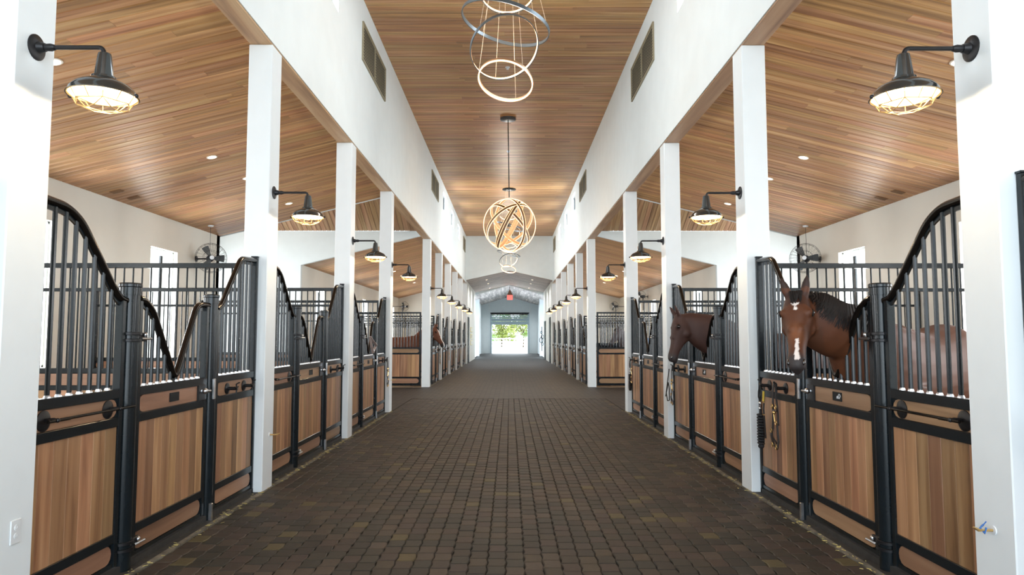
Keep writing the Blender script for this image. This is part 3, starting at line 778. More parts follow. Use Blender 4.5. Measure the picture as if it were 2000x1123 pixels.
# ------------------------------------------------------------------ louvre vents on the clerestory walls
for s in (-1, 1):
    for i, (a, b, c, d) in enumerate(VENTS):
        root = empty('louver_vent', (s * X, (a + b) / 2, (c + d) / 2), 'slatted louver vent high on the %s white wall, %s one' % (SIDE[s], ORD[i]), 'vent', 'louver vents on the clerestory walls')
        h, l = (d - c) / 2, (b - a) / 2; dd = -s
        f = MB(); t = .03
        f.cbox(0, dd * .03, -l, l, h - t, h, .003); f.cbox(0, dd * .03, -l, l, -h, -h + t, .003); f.cbox(0, dd * .03, -l, -l + t, -h + t, h - t, .003); f.cbox(0, dd * .03, l - t, l, -h + t, h - t, .003); f.cbox(0, dd * .03, -t / 2, t / 2, -h + t, h - t, .003)
        f.build('frame', plain('vent_frame_%d%d' % (s, i), (.28, .24, .16), .6), root)
        bk = MB(); bk.box(0, dd * .004, -l + t, l - t, -h + t, h - t); bk.build('backing', M_dark, root)
        n = 12
        for k in range(n):
            z = -h + t + (2 * h - 2 * t) * (k + .5) / n; sl_ = MB()
            sl_.prism([(dd * .005, z + .018), (dd * .028, z - .034), (dd * .028, z - .026), (dd * .005, z + .026)], -l + t, l - t, 'Y')
            sl_.build('slat', M_slat, root)

# ------------------------------------------------------------------ chandeliers
def ring_band(parent, name, c, R, normal, mat, led_mat, h=.045, t=.012, led='bottom', roll=0):
    """flat metal band circle of radius R with an LED strip"""
    nv = Vector(normal).normalized(); q = nv.to_track_quat('Z', 'Y').to_matrix()
    def P(r, z, a): return Vector(c) + q @ Vector((r * cos(a), r * sin(a), z))
    n = 64; b = MB(); prof = [(R, -h / 2), (R, h / 2), (R - t, h / 2), (R - t, -h / 2)]
    vs = []; fs = []
    for k in range(n):
        for r, z in prof: vs.append(P(r, z, 2 * pi * k / n))
    for k in range(n):
        for i in range(4): fs.append((k * 4 + i, k * 4 + (i + 1) % 4, ((k + 1) % n) * 4 + (i + 1) % 4, ((k + 1) % n) * 4 + i))
    b.add(vs, fs); ro = b.build(name, mat, parent, True)
    if led == 'none': return ro
    e = MB()
    def strip(pa, pb):
        vs = []; fs = []
        for k in range(n):
            for r, z in (pa, pb, (pb[0] + .0, pb[1]), (pa[0], pa[1])): pass
            (r0, z0), (r1, z1) = pa, pb
            vs.append(P(r0, z0, 2 * pi * k / n)); vs.append(P(r1, z1, 2 * pi * k / n))
        for k in range(n): fs.append((k * 2, k * 2 + 1, ((k + 1) % n) * 2 + 1, ((k + 1) % n) * 2))
        e.add(vs, fs)
    g = .002
    if led == 'bottom': strip((R + g, -h / 2 - g), (R - t - g, -h / 2 - g)); strip((R + g, -h / 2 - g), (R + g, -h / 2 + .014)); strip((R - t - g, -h / 2 - g), (R - t - g, -h / 2 + .014))
    if led == 'top': strip((R + g, h / 2 + g), (R - t - g, h / 2 + g))
    if led == 'inner': strip((R - t - g, -h / 2 + .006), (R - t - g, h / 2 - .006))
    if led == 'outer': strip((R + g, -h / 2 + .006), (R + g, h / 2 - .006))
    if led == 'edges':
        for sg in (-1, 1): strip((R + g, sg * (h / 2 + g)), (R - t - g, sg * (h / 2 + g))); strip((R + g, sg * (h / 2 + g)), (R + g, sg * (h / 2 - .006)))
    e.build('led_strip', led_mat, ro, False, fix=False)
    return ro
def ring_chandelier(y, lab):
    root = empty('ring_chandelier', (0, y, ZC), lab, 'chandelier', 'chandeliers over the aisle')
    def z(v): return v - ZC
    cn = MB(); cn.lathe([(.001, 0), (.26, 0), (.26, -.03), (.25, -.035), (.001, -.035)], (0, 0, 0), 32); cn.build('canopy', M_black, root, True)
    R = [(.60, (-.03, 0, z(5.66)), (.24, .02, .97), 'none', M_grayring), (.465, (-.045, 0, z(5.33)), (-.25, .60, .76), 'inner', M_grayring),
         (.365, (-.03, 0, z(4.885)), (.17, .40, .90), 'bottom', M_copper), (.37, (0, .05, z(6.12)), (-.05, .35, .9), 'inner', M_grayring)]
    for (r, c, n_, led, mt) in R:
        ring_band(root, 'ring', c, r, n_, mt, M_led, h=.045, led=led)
        nv = Vector(n_).normalized(); q = nv.to_track_quat('Z', 'Y').to_matrix()
        for k in range(3):
            a = 2 * pi * k / 3 + .5; p = Vector(c) + q @ Vector((r * cos(a), r * sin(a), 0))
            w = MB(); w.tube([p, (p.x * .3, p.y * .3, -.03)], .0016, 4); w.build('cable', M_cable, root)
    pl_ = bpy.data.lights.new('chandelier_light', 'POINT'); pl_.energy = 60 if y < 20 else 110; pl_.color = (1.0, .92, .82); pl_.shadow_soft_size = .35
    lo = bpy.data.objects.new('chandelier_light', pl_); COL.objects.link(lo); lo.location = (0, y, 5.3)
    return root
ring_chandelier(9.0, 'tiered chandelier of tilted glowing rings, nearest and largest, at the top')
ring_chandelier(26.2, 'tiered ring chandelier partly hidden behind the glowing sphere')
ring_chandelier(34.8, 'smallest tiered ring chandelier, farthest down the aisle before the gable')
sp = empty('sphere_chandelier', (-.02, 17.58, ZC), 'globe chandelier of crossing lit bands hanging on a dark rod', 'chandelier', 'chandeliers over the aisle')
b = MB(); b.lathe([(.001, 0), (.20, 0), (.20, -.045), (.19, -.05), (.001, -.05)], (0, 0, 0), 32); b.build('canopy', M_grayring, sp, True)
b = MB(); b.tube([(0, 0, -.04), (.03, 0, -2.05)], .012, 8); b.build('rod', M_black, sp, True)
for (n_, r) in (((.0, 1, .16), .665), ((.83, .55, .15), .66), ((-.50, .50, .72), .655), ((-.89, .06, .45), .65), ((-.87, .14, .48), .645), ((.67, .30, .67), .64)):
    ring_band(sp, 'band', (.04, 0, z_ := 4.345 - ZC), r, n_, M_bandbrown, M_led2, h=.07, led='edges')
pl_ = bpy.data.lights.new('chandelier_light', 'POINT'); pl_.energy = 70; pl_.color = (1.0, .78, .54); pl_.shadow_soft_size = .5
lo = bpy.data.objects.new('chandelier_light', pl_); COL.objects.link(lo); lo.location = (0, 17.58, 4.35)
for k, y in enumerate((14.17, 20.75)):
    b = MB(); b.lathe([(.001, 0), (.05, 0), (.05, -.008), (.015, -.012), (.012, -.035), (.03, -.04), (.03, -.045), (.001, -.048)], (-.02, y, ZC), 16)
    tag(b.build('sprinkler_head', M_plastic, smooth=True), 'small white ceiling sprinkler %s the rod of the globe chandelier' % ('in front of' if k == 0 else 'beyond'), 'sprinkler', 'ceiling sprinklers')

# ------------------------------------------------------------------ fans
def fan(loc, face, R, lab, chain=None):
    root = empty('stall_fan', loc, lab, 'fan', 'caged fans above the stalls')
    f = Vector(face).normalized(); q = f.to_track_quat('Z', 'Y').to_matrix()
    T = lambda p: q @ Vector(p)
    g = MB()
    for (r, z) in ((R, 0), (R * .93, .05), (R * .93, -.05), (R * .5, .085), (R * .5, -.085), (R * .16, .1), (R * .16, -.1)):
        g.tube([T((r * cos(2 * pi * k / 28), r * sin(2 * pi * k / 28), z)) for k in range(28)], .004 if r == R else .0025, 4, closed=True)
    for k in range(24):
        a = 2 * pi * k / 24
        for sg in (-1, 1): g.tube([T((R * .14 * cos(a), R * .14 * sin(a), sg * .1)), T((R * .5 * cos(a + .12), R * .5 * sin(a + .12), sg * .085)), T((R * .93 * cos(a + .2), R * .93 * sin(a + .2), sg * .05)), T((R * cos(a + .2), R * sin(a + .2), 0))], .0018, 3)
    g.build('guard', M_iron, root)
    for k in range(3):
        a0 = 2 * pi * k / 3; bl = MB(); vs = []
        for i in range(5):
            r = R * (.15 + .7 * i / 4)
            for j in range(4):
                a = a0 + (j / 3 - .5) * (.9 - .08 * i); vs.append(T((r * cos(a), r * sin(a), .035 * (j / 3 - .5))))
        n0 = len(vs); vs += [v + T((0, 0, .004)) for v in vs[:n0]]
        fs = [(i * 4 + j, i * 4 + j + 1, (i + 1) * 4 + j + 1, (i + 1) * 4 + j) for i in range(4) for j in range(3)]
        fs += [tuple(x + n0 for x in reversed(ff)) for ff in fs]
        bl.add(vs, fs); bl.build('blade', M_grayring, root, True, fix=False)
    m_ = MB(); m_.lathe([(.001, -.26), (.05, -.25), (.07, -.2), (.07, -.1), (.03, -.09), (.03, .03), (.001, .035)], (0, 0, 0), 16)
    m_.v = [tuple(T(v)) for v in m_.v]; m_.build('motor', M_iron, root, True)
    cp = MB(); cp.lathe([(.001, .102), (R * .14, .102), (R * .14, .11), (.001, .112)], (0, 0, 0), 16); cp.v = [tuple(T(v)) for v in cp.v]; cp.build('badge', M_steel, root, True)
    br = MB(); back = T((0, 0, -.18)); br.tube([back, (back.x, back.y, -R - .02), (back.x, back.y, -R - .35)], [.02, .018, .022], 8); sx = 1 if loc[0] > 0 else -1; br.tube([back, (sx * (XO + .003) - loc[0], back.y, back.z)], .016, 8); br.lathe([(.001, 0), (.06, 0), (.06, -sx * .015), (.001, -sx * .02)], (sx * (XO + .003) - loc[0], back.y, back.z), 12, 'X'); br.build('bracket', M_iron, root, True)
    if chain:
        c = MB(); c.tube([(back.x, back.y, 0), (back.x, back.y, chain - loc[2])], .004, 5); c.build('cable', M_iron, root); c = MB(); c.lathe([(.001, 0), (.06, 0), (.05, -.03), (.001, -.04)], (back.x, back.y, chain - loc[2]), 14); c.build('ceiling_rose', M_plastic, root, True)
for s in (-1, 1):
    yy = 14.02
    fan((s * 5.98, yy, 3.10), (-s * .55, -.9, .0), .30, 'round caged fan hanging over the near %s stalls by the outer wall' % SIDE[s], shed(6.0) - .02)
    fan((s * 5.7, 38.0, 3.16), (-s * .6, -.8, 0), .27, 'small dark fan above the far %s partition' % SIDE[s])
fan((6.0, 31.9, 3.35), (-.7, -.7, 0), .28, 'caged fan half hidden behind the third white right post')

# ------------------------------------------------------------------ small fixtures
b = MB(); b.cbox(-X, -X + .006, -.035, .035, -.058, .058, .002)
ol = b.build('power_outlet', M_plastic); ol.location = (0, 3.515, .568)
tag(ol, 'white electrical outlet plate low on the nearest left post', 'outlet')
for dz in (-.02, .02):
    b = MB(); b.lathe([(.001, 0), (.014, 0), (.014, .002), (.001, .0025)], (-X + .006, 0, dz), 14, 'X')
    b.box(-X + .008, -X + .0095, -.006, -.004, dz - .004, dz + .006); b.box(-X + .008, -X + .0095, .004, .006, dz - .004, dz + .006); b.build('socket', M_plastic, ol)
for k, (s, y, z, lab) in enumerate(((1, 3.50, .575, 'metal tie ring with blue twine on the nearest right post'), (-1, 7.16, .535, 'small brass tie hook low on the second left post'), (-1, 14.36, .64, 'small brass tie hook low on the fourth left post'))):
    root = empty('tie_ring', (s * (X + .003), y, z), lab, 'hook', 'tie hooks on the posts')
    d = -s
    b = MB(); b.lathe([(.001, 0), (.022, 0), (.022, d * .008), (.001, d * .01)], (0, 0, 0), 14, 'X'); b.build('plate', M_plastic, root, True)
    b = MB(); b.tube([(0, 0, 0), (d * .05, 0, .0), (d * .085, -.01, .004), (d * .11, -.01, .018)], [.007, .006, .008, .004], 8); b.build('hook', M_brass, root, True)
    if k == 0:
        b = MB(); b.tube([(d * .04, 0, .012), (d * .055, -.01, -.012), (d * .07, 0, .012), (d * .06, -.01, .03)], .005, 6); b.tube([(d * .06, 0, .02), (d * .045, -.01, .045)], .003, 5); b.build('twine', M_blue, root, True)

# ------------------------------------------------------------------ tack
def strap(mb, path, w=.02, t=.004, wid=(0, 1, 0)):
    wv = Vector(wid); path = [Vector(p) for p in path]
    for a, b_ in zip(path[:-1], path[1:]):
        d = (b_ - a).normalized(); nn = d.cross(wv).normalized() * t / 2; ww = (wv - d * wv.dot(d)).normalized() * w / 2
        a2 = a - d * t * .3; b2 = b_ + d * t * .3
        vs = [a2 - ww - nn, a2 + ww - nn, a2 + ww + nn, a2 - ww + nn, b2 - ww - nn, b2 + ww - nn, b2 + ww + nn, b2 - ww + nn]
        mb.add(vs, [(0, 1, 2, 3), (7, 6, 5, 4), (0, 4, 5, 1), (1, 5, 6, 2), (2, 6, 7, 3), (3, 7, 4, 0)])
def lead_rope(x, y, z, lab, L=.66, strapmat=None):
    root = empty('lead_rope', (x, y, z), lab, 'rope', 'tack hanging on the stall hooks')
    b = MB(); b.tube([(0, 0, 0), (0, .035, -.06), (0, .04, -.11), (0, 0, -.15), (0, -.04, -.11), (0, -.035, -.06)], .007, 6, closed=True); b.build('loop', M_rope, root, True)
    b = MB(); b.tube([(0, 0, -.15), (0, .01, -.20)], .009, 8); b.ball((0, 0, -.165), .016, 8); b.ball((0, .01, -.215), .014, 8); b.build('snap_hook', M_steel, root, True)
    b = MB(); n = 11; z0 = -.27
    b.tube([(0, .0, -.22), (.01, .012, -.25), (0, .01, z0 - .02)], .008, 6)
    for k in range(n):
        zz = z0 - .026 * k; b.tube([(.026 * cos(2 * pi * i / 10), .030 * sin(2 * pi * i / 10), zz - .012 * (i / 10)) for i in range(11)], .010, 6)
    b.ball((0, 0, z0 - .026 * n - .01), .030, 8, (1, 1, .8)); b.build('coil', M_rope, root, True)
    b = MB(); b.tube([(0, 0, z0 - .026 * n), (0, .01, -L + .02), (0, 0, -L - .06), (0, -.01, -L - .12)], .008, 6); b.build('tail', M_rope, root, True)
def halter(x, y, z, lab, mat=M_leather, sc=1.0, s=1):
    root = empty('halter', (x, y, z), lab, 'halter', 'tack hanging on the stall hooks')
    d = -s
    def P(a, b_, c): return (d * a * sc, b_ * sc, c * sc)
    b = MB(); strap(b, [P(.01, .0, .02), P(.02, .01, -.06), P(.02, .015, -.20), P(.02, .03, -.40)], .028 * sc, .008)
    strap(b, [P(.0, -.01, .01), P(.01, -.03, -.10), P(.01, -.07, -.22), P(.01, -.08, -.36)], .024 * sc, .007)
    strap(b, [P(.02, .03, -.40), P(.03, .05, -.46), P(.03, .0, -.53), P(.03, -.09, -.56), P(.02, -.10, -.50), P(.02, -.07, -.36)], .026 * sc, .008)
    strap(b, [P(.02, .06, -.40), P(.03, .02, -.47), P(.02, -.05, -.52)], .022 * sc, .007)
    strap(b, [P(.02, .01, -.23), P(.03, -.03, -.25), P(.02, -.07, -.23)], .022 * sc, .007)
    b.build('straps', mat, root)
    for (a, b_, c) in ((.02, -.07, -.20), (.02, -.075, -.34), (.02, .045, -.42), (.03, -.09, -.55), (.03, .0, -.54), (.02, .01, -.20)):
        r = MB(); c0 = Vector(P(a + .01, b_, c)); r.tube([c0 + Vector((0, .016 * sc * cos(2 * pi * k / 10), .02 * sc * sin(2 * pi * k / 10))) for k in range(10)], .004 * sc, 6, closed=True); r.build('buckle', M_brass, root, True)
    r = MB(); r.tube([P(.04, -.06, -.26), P(.04, -.08, -.33)], .007 * sc, 6); r.ball(P(.04, -.06, -.25), .016 * sc, 8); r.build('snap', M_brass, root, True)
Y0 = PB[1]
lead_rope(2.395, Y0 + 3.03, 1.06, 'black coiled lead rope hanging in front of the second right post')
rt = empty('cribbing_strap', (2.41, Y0 + 2.96, 1.05), 'dark strap with yellow webbing hanging beside the coiled rope', 'strap', 'tack hanging on the stall hooks')
b = MB(); strap(b, [(0, .0, 0), (0, 0, -.06), (-.01, 0, -.2), (0, -.01, -.47)], .035, .006); b.build('leather', M_leather, rt)
b = MB(); strap(b, [(-.006, 0, -.04), (-.010, 0, -.13)], .036, .006); b.build('webbing', M_yellow, rt)
b = MB(); b.box(-.018, -.008, -.022, .022, -.145, -.135); b.box(-.018, -.008, -.022, .022, -.26, -.25); b.build('buckle', M_brass, rt)
halter(2.41, Y0 + 2.68, 1.10, 'black leather halter with brass fittings beside the bay horse', s=1)
Y0 = PB[2]
halter(2.41, Y0 + 3.0, 1.08, 'dark rope halter hanging below the dark horse nose', s=1, sc=.95)
root = empty('lead_rope', (2.37, Y0 + 3.08, .80), 'thin black lead rope looped against the third right post', 'rope', 'tack hanging on the stall hooks')
b = MB(); b.tube([(0, .0, .25), (-.02, .03, .05), (-.03, .08, -.1), (-.02, .04, -.22), (-.02, -.08, -.2), (-.02, -.1, -.05), (-.02, -.02, .05), (-.03, .12, -.16)], .007, 6); b.build('rope', M_rope, root, True)
Y0 = PB[3]
halter(2.42, Y0 + 2.85, 1.05, 'short tan halter hanging in the third right stall front', M_brownleather, .75, 1)
lead_rope(2.40, Y0 + 3.0, 1.05, 'short black rope hanging beside the tan halter by the fourth right post', L=.4)
halter(-2.41, Y0 + 3.05, 1.08, 'dark halter with brass rings on the third left stall front', M_leather, .95, -1)
rt = empty('noseband', (-2.45, Y0 + 1.70, 1.44), 'pale folded leather noseband hung in the third left door opening', 'strap')
b = MB(); strap(b, [(.0, -.16, .08), (.04, -.08, .0), (.07, .05, -.07), (.05, .08, -.10), (.03, -.02, -.20)], .045, .012, (1, 0, .2)); strap(b, [(.0, -.15, .06), (.02, -.10, -.10), (.03, -.03, -.21)], .04, .012, (1, 0, .2)); b.build('band', M_paleleather, rt)
b = MB(); b.tube([(.05, -.03 + .02 * cos(2 * pi * k / 10), -.16 + .02 * sin(2 * pi * k / 10)) for k in range(10)], .006, 6, closed=True); b.build('ring', M_steel, rt, True)
# small halters on the far fronts
for s in (-1, 1):
    for k in range(4):
        if s < 0 and k == 3: continue
        halter(s * 2.43, PB[5 + k] + 3.03, 1.08, 'tiny dark halter on the far %s row, %s past the cross aisle' % (SIDE[s], ORD[k]), M_brownleather if k % 2 else M_leather, .9, s)

# corridor doors, frames and signs
def corr_door(s, y0, y1, z1, n, lab):
    b = MB(); xx = s * (X - .015)
    b.box(s * X, s * (X - .02), y0, y1, 0, z1); o = b.build('door_%d' % n, M_dark); struct(o, lab)
    b = MB(); t = .06
    b.box(s * X, s * (X - .04), y0 - t, y0, 0, z1 + t); b.box(s * X, s * (X - .04), y1, y1 + t, 0, z1 + t); b.box(s * X, s * (X - .04), y0, y1, z1, z1 + t); b.build('door_frame', M_black, o)
    b = MB(); b.tube([(s * (X - .02), y0 + .08, 1.0), (s * (X - .06), y0 + .08, 1.0), (s * (X - .06), y0 + .16, 1.0)], .01, 6); b.build('door_handle', M_steel, o)
corr_door(-1, 40.3, 41.3, 2.6, 2, 'narrow dark door in the left corridor wall past the last stall')
corr_door(1, 40.6, 41.7, 2.6, 3, 'dark door in the right corridor wall, nearer of two')
corr_door(1, 46.2, 47.6, 2.5, 4, 'dark door in the right corridor wall, farther of two')
for k, z in enumerate((1.95, 1.55, 1.15)):
    o = MB(); o.cbox(-X + .004, -X + .03, 43.1, 45.0, z - .15, z + .15, .006); fo = o.build('framed_notice', M_gold)
    i_ = MB(); i_.box(-X + .03, -X + .032, 43.25, 44.85, z - .1, z + .1); i_.build('insert', M_cream if k != 1 else M_copper, fo)
    tag(fo, '%s of three gold framed notices on the left corridor wall' % ('top', 'middle', 'bottom')[k] if k else 'top one of three gold framed notices on the left corridor wall', 'frame', 'framed notices')
b = MB(); b.box(-XF, -XF + .03, 57.0, 59.5, 0, 2.5); struct(b.build('door_5', M_dark), 'dark side door at the left of the far vestibule')
rk = empty('wall_rack', (X + .12, 54.6, 0), 'dark rack with coiled gear by the far right pillar', 'rack')
b = MB(); b.tube([(0, 0, .4), (0, 0, 2.3)], .03, 6); b.build('upright', M_iron, rk)
for z, rr in ((.95, .07), (1.25, .13), (1.5, .10), (1.85, .06)):
    b = MB(); b.tube([(.05 * sin(z * 9) + rr * cos(2 * pi * k / 12), -.1, z + rr * 1.6 * sin(2 * pi * k / 12)) for k in range(12)], .025, 6, closed=True); b.build('coil', M_rope, rk)
ex = empty('exit_light', (.03, 51.0, 4.45), 'small red hanging exit light under the corridor gable', 'sign')
b = MB(); b.tube([(0, 0, .70), (0, 0, .1)], .015, 6); b.build('stem', M_iron, ex)
b = MB(); b.prism([(-.20, .1), (.20, .1), (0, .55)], -.04, .04, 'Y'); b.build('hood', M_brownleather, ex)
b = MB(); b.cbox(-.20, .20, -.05, .05, -.25, .1, .01); b.build('lamp_box', M_exit, ex)
b = MB(); b.lathe([(.001, 0), (.05, 0), (.05, .12), (.001, .12)], (-.3, 0, -.05), 10, 'Y'); b.build('camera_dome', M_black, ex)

# ------------------------------------------------------------------ outside
mb = MB(); mb.box(-80, 80, YF + .3, 160, -.2, -.03)
struct(mb.build('ground', M_gravel), 'sunlit pale ground outside the far door')
mb = MB(); mb.box(-80, -9.75, -60, YF + .3, -.2, -.03); mb.box(9.75, 80, -60, YF + .3, -.2, -.03); mb.box(-9.75, 9.75, -60, -4, -.2, -.03)
struct(mb.build('ground_around', M_gravel), 'pale ground around the barn')
fe = empty('paddock_fence', (0, 92, 0), 'white rail fence outside the far door', 'fence')
for k in range(-4, 5):
    b = MB(); b.cbox(k * 2.4 - .07, k * 2.4 + .07, -.07, .07, 0, 1.45, .01); b.build('fence_post', M_fence, fe)
for z in (.45, .85, 1.25):
    b = MB(); b.box(-10, 10, -.1, -.07, z - .07, z + .07); b.build('fence_rail', M_fence, fe)
random.seed(11)
TR = [(-4.2, 101, 5.5, 2.6, M_leafA), (-1.2, 105, 6.2, 2.6, M_leafB), (2.0, 103, 5.6, 2.4, M_leafB), (4.8, 100, 6.0, 2.6, M_leafA), (-7.5, 104, 6.5, 2.8, M_leafA), (7.8, 104, 6.6, 2.8, M_leafB)]
TL = ['bright green bushy tree left of centre outside the door', 'pale yellow green tree in the middle outside the door', 'yellow green tree right of centre outside the door', 'green tree at the right edge of the door opening', 'leafy tree hidden beyond the left door edge', 'leafy tree hidden beyond the right door edge']
for (x, y, h, r, mt), lb in zip(TR, TL):
    root = empty('leafy_tree', (x, y, 0), lb, 'tree', 'trees beyond the fence')
    b = MB(); b.tube([(0, 0, 0), (.1, 0, h * .3), (-.1, 0, h * .6)], [.10, .08, .05], 8)
    for k in range(5):
        a = k * 1.3; b.tube([(.0, 0, h * .3), (cos(a) * r * .5, sin(a) * r * .5, h * .65)], [.04, .015], 6)
    b.build('trunk', M_bark, root, True)
    lf = MB(); cl = [(random.gauss(0, r * .42), random.gauss(0, r * .42), random.uniform(h * .20, h * .95)) for _ in range(30)]
    for k in range(4200):
        c = random.choice(cl); p = Vector((random.gauss(c[0], .38), random.gauss(c[1], .38), random.gauss(c[2], .34)))
        if p.z < .2: continue
        u = Vector((random.uniform(-1, 1), random.uniform(-1, 1), random.uniform(-1, 1))).normalized() * .13; w = u.cross(Vector((random.uniform(-1, 1), random.uniform(-1, 1), random.uniform(-1, 1)))).normalized() * .075
        lf.add([p - u, p + w, p + u, p - w], [(0, 1, 2, 3)])
    lf.build('crown', mt, root, fix=False)['kind'] = 'stuff'

# ------------------------------------------------------------------ horses
def hide_mat(name, rough=0.58):
    m, t, p = new_mat(name); p.inputs['Roughness'].default_value = rough; p.inputs['Specular IOR Level'].default_value = 0.35
    at = N(t, 'ShaderNodeAttribute'); at.attribute_name = 'coat'
    g = N(t, 'ShaderNodeNewGeometry'); n = N(t, 'ShaderNodeTexNoise'); n.inputs['Scale'].default_value = 9; n.inputs['Detail'].default_value = 5
    t.links.new(g.outputs['Position'], n.inputs['Vector'])
    mr = N(t, 'ShaderNodeMapRange'); mr.inputs['To Min'].default_value = .75; mr.inputs['To Max'].default_value = 1.25
    t.links.new(n.outputs['Fac'], mr.inputs['Value'])
    mx = N(t, 'ShaderNodeVectorMath', operation='MULTIPLY'); t.links.new(at.outputs['Color'], mx.inputs[0]); t.links.new(mr.outputs[0], mx.inputs[1])
    t.links.new(mx.outputs[0], p.inputs['Base Color'])
    n2 = N(t, 'ShaderNodeTexNoise'); n2.inputs['Scale'].default_value = 160; t.links.new(g.outputs['Position'], n2.inputs['Vector'])
    b = N(t, 'ShaderNodeBump'); b.inputs['Strength'].default_value = 0.12; b.inputs['Distance'].default_value = 0.003
    t.links.new(n2.outputs['Fac'], b.inputs['Height']); t.links.new(b.outputs['Normal'], p.inputs['Normal'])
    return m
M_hide = hide_mat('horse_coat')
M_mane = plain('dark_mane', (.009, .0065, .006), .65, noise=.4, scale=40, spec=.3)
M_eye = plain('dark_eye', (.008, .005, .004), .05, coat=1.0)
M_hoof = plain('hoof', (.05, .04, .035), .5)

def loft(mb, rings, n=20):
    """rings: (center, side vector a, up vector b, exponent)"""
    vs = []; fs = []
    for (c, a, b_, e) in rings:
        for k in range(n):
            t = 2 * pi * k / n; ct, st = cos(t), sin(t)
            vs.append(Vector(c) + Vector(a) * (abs(ct) ** e * (1 if ct >= 0 else -1)) + Vector(b_) * (abs(st) ** e * (1 if st >= 0 else -1)))
    m = len(rings)
    for i in range(m - 1):
        for k in range(n): fs.append((i * n + k, i * n + (k + 1) % n, (i + 1) * n + (k + 1) % n, (i + 1) * n + k))
    fs.append(tuple(range(n))[::-1]); fs.append(tuple(range((m - 1) * n, m * n)))
    mb.add(vs, fs)
def interp(ctrl, steps=5):
    """Catmull-Rom over rows of equal-length float/Vector tuples"""
    out = []
    for i in range(len(ctrl) - 1):
        p0, p1, p2, p3 = ctrl[max(i - 1, 0)], ctrl[i], ctrl[i + 1], ctrl[min(i + 2, len(ctrl) - 1)]
        for k in range(steps):
            t = k / steps
            out.append(tuple(.5 * ((2 * b_) + (c - a) * t + (2 * a - 5 * b_ + 4 * c - d) * t * t + (3 * b_ - a - 3 * c + d) * t ** 3) for a, b_, c, d in zip(p0, p1, p2, p3)))
    out.append(tuple(ctrl[-1])); return out
def horse(name_label, poll, muzzle, face_n, neck, body, coatfn, mane_mat=M_mane, legs=True, vox=.011, ear_dir=None, forelock=True, mane=True, mane_side=1, group='horses looking out of the stalls', hs=1.0):
    poll = Vector(poll); h = (Vector(muzzle) - poll); HL = h.length; h.normalize()
    nv = Vector(face_n); nv = (nv - h * nv.dot(h)).normalized(); sv = h.cross(nv).normalized()
    k_ = HL / .60
    # t, dorsal offset, depth, top half width, bottom half width
    H = [(-.04, -.03, .10, .045), (0, .0, .19, .075), (.10, .012, .245, .092), (.20, .018, .275, .103), (.30, .016, .285, .106), (.40, .006, .27, .092), (.50, -.004, .225, .074),
         (.60, -.012, .178, .060), (.70, -.016, .148, .052), (.80, -.014, .132, .050), (.88, -.012, .128, .055), (.95, -.018, .118, .053), (1.0, -.032, .085, .042), (1.025, -.05, .04, .025)]
    rows = interp(H, 3); mb = MB(); rg = []
    for (t, do, dp, w) in rows:
        w *= 1.08 if t < .6 else 1.16
        c = poll + h * (t * HL) + nv * (do - dp / 2) * k_
        rg.append((c, sv * w * k_, nv * (dp / 2) * k_, .86))
    loft(mb, rg, 22)
    P = lambda t, d, l: poll + h * (t * HL) + nv * d * k_ + sv * l * k_
    for sg in (-1, 1):
        # eye ridge, cheek, nostril wing, ear
        mb.ball(P(.27, -.030, sg * .088), .034 * k_, 12); mb.ball(P(.36, -.165, sg * .062), .062 * k_, 14, (1, 1, 1)); mb.ball(P(.91, -.045, sg * .034), .024 * k_, 10)
        mb.ball(P(.50, -.03, sg * .03), .035 * k_, 10)
        e0 = P(.02, -.035, sg * .055); ed = Vector(ear_dir if ear_dir else (-h * .8 + nv * .25)); ed = (ed.normalized() + sv * sg * .26).normalized()
        el = .165 * k_
        er = []
        ea = ed.cross(nv).normalized()
        for (t, w_, th) in ((-.15, .028, .028), (.15, .032, .028), (.4, .036, .024), (.65, .030, .018), (.85, .017, .012), (1.0, .005, .005)):
            er.append((e0 + ed * el * t, ea * w_ * k_, ea.cross(ed).normalized() * th * k_, 1))
        loft(mb, er, 12)
    mb.ball(P(.985, -.115, 0), .034 * k_, 12, (1, 1, 1)); mb.ball(P(.90, -.125, 0), .03 * k_, 10)
    # neck and trunk: rows (x,y,z, side half width, up half height, upx,upy,upz)
    rows = interp(neck + body, 5); rg = []
    pts = [Vector(r[:3]) for r in rows]
    for i, r in enumerate(rows):
        t = (pts[min(i + 1, len(pts) - 1)] - pts[max(i - 1, 0)]).normalized(); up = Vector(r[5:8]); up = (up - t * up.dot(t)).normalized(); sd = t.cross(up)
        rg.append((pts[i], sd * r[3], up * r[4], .92))
    loft(mb, rg, 26)
    if legs:
        bd = [Vector(b_[:3]) for b_ in body]; fw = (bd[0] - bd[-1]); fw.z = 0; fw.normalize(); sd = Vector((-fw.y, fw.x, 0))
        def leg(c, front, off):
            x0 = Vector((c.x, c.y, 0)) + sd * off
            if front: pr = [(0, 1.15, .12, .15), (.0, .95, .085, .12), (.0, .75, .06, .075), (.01, .52, .042, .048), (.015, .46, .046, .050), (.0, .38, .030, .034), (0, .16, .028, .032), (.0, .12, .036, .040), (.03, .06, .036, .042), (.04, .02, .052, .058), (.045, 0.0, .056, .062)]
            else: pr = [(.05, 1.20, .13, .20), (.06, .98, .11, .19), (.06, .80, .08, .13), (-.02, .62, .05, .075), (-.08, .50, .04, .06), (-.06, .40, .033, .042), (-.04, .18, .03, .034), (-.03, .12, .037, .041), (.0, .06, .036, .042), (.01, .02, .052, .058), (.015, 0.0, .056, .062)]
            loft(mb, [(x0 + fw * f_ + Vector((0, 0, z_)), sd * a_, fw * b__, 1) for f_, z_, a_, b__ in interp([tuple(map(float, q)) for q in pr], 2)], 12)
        for sg in (-1, 1): leg(bd[0] - fw * .18, True, sg * .14); leg(bd[-1] + fw * .22, False, sg * .15)
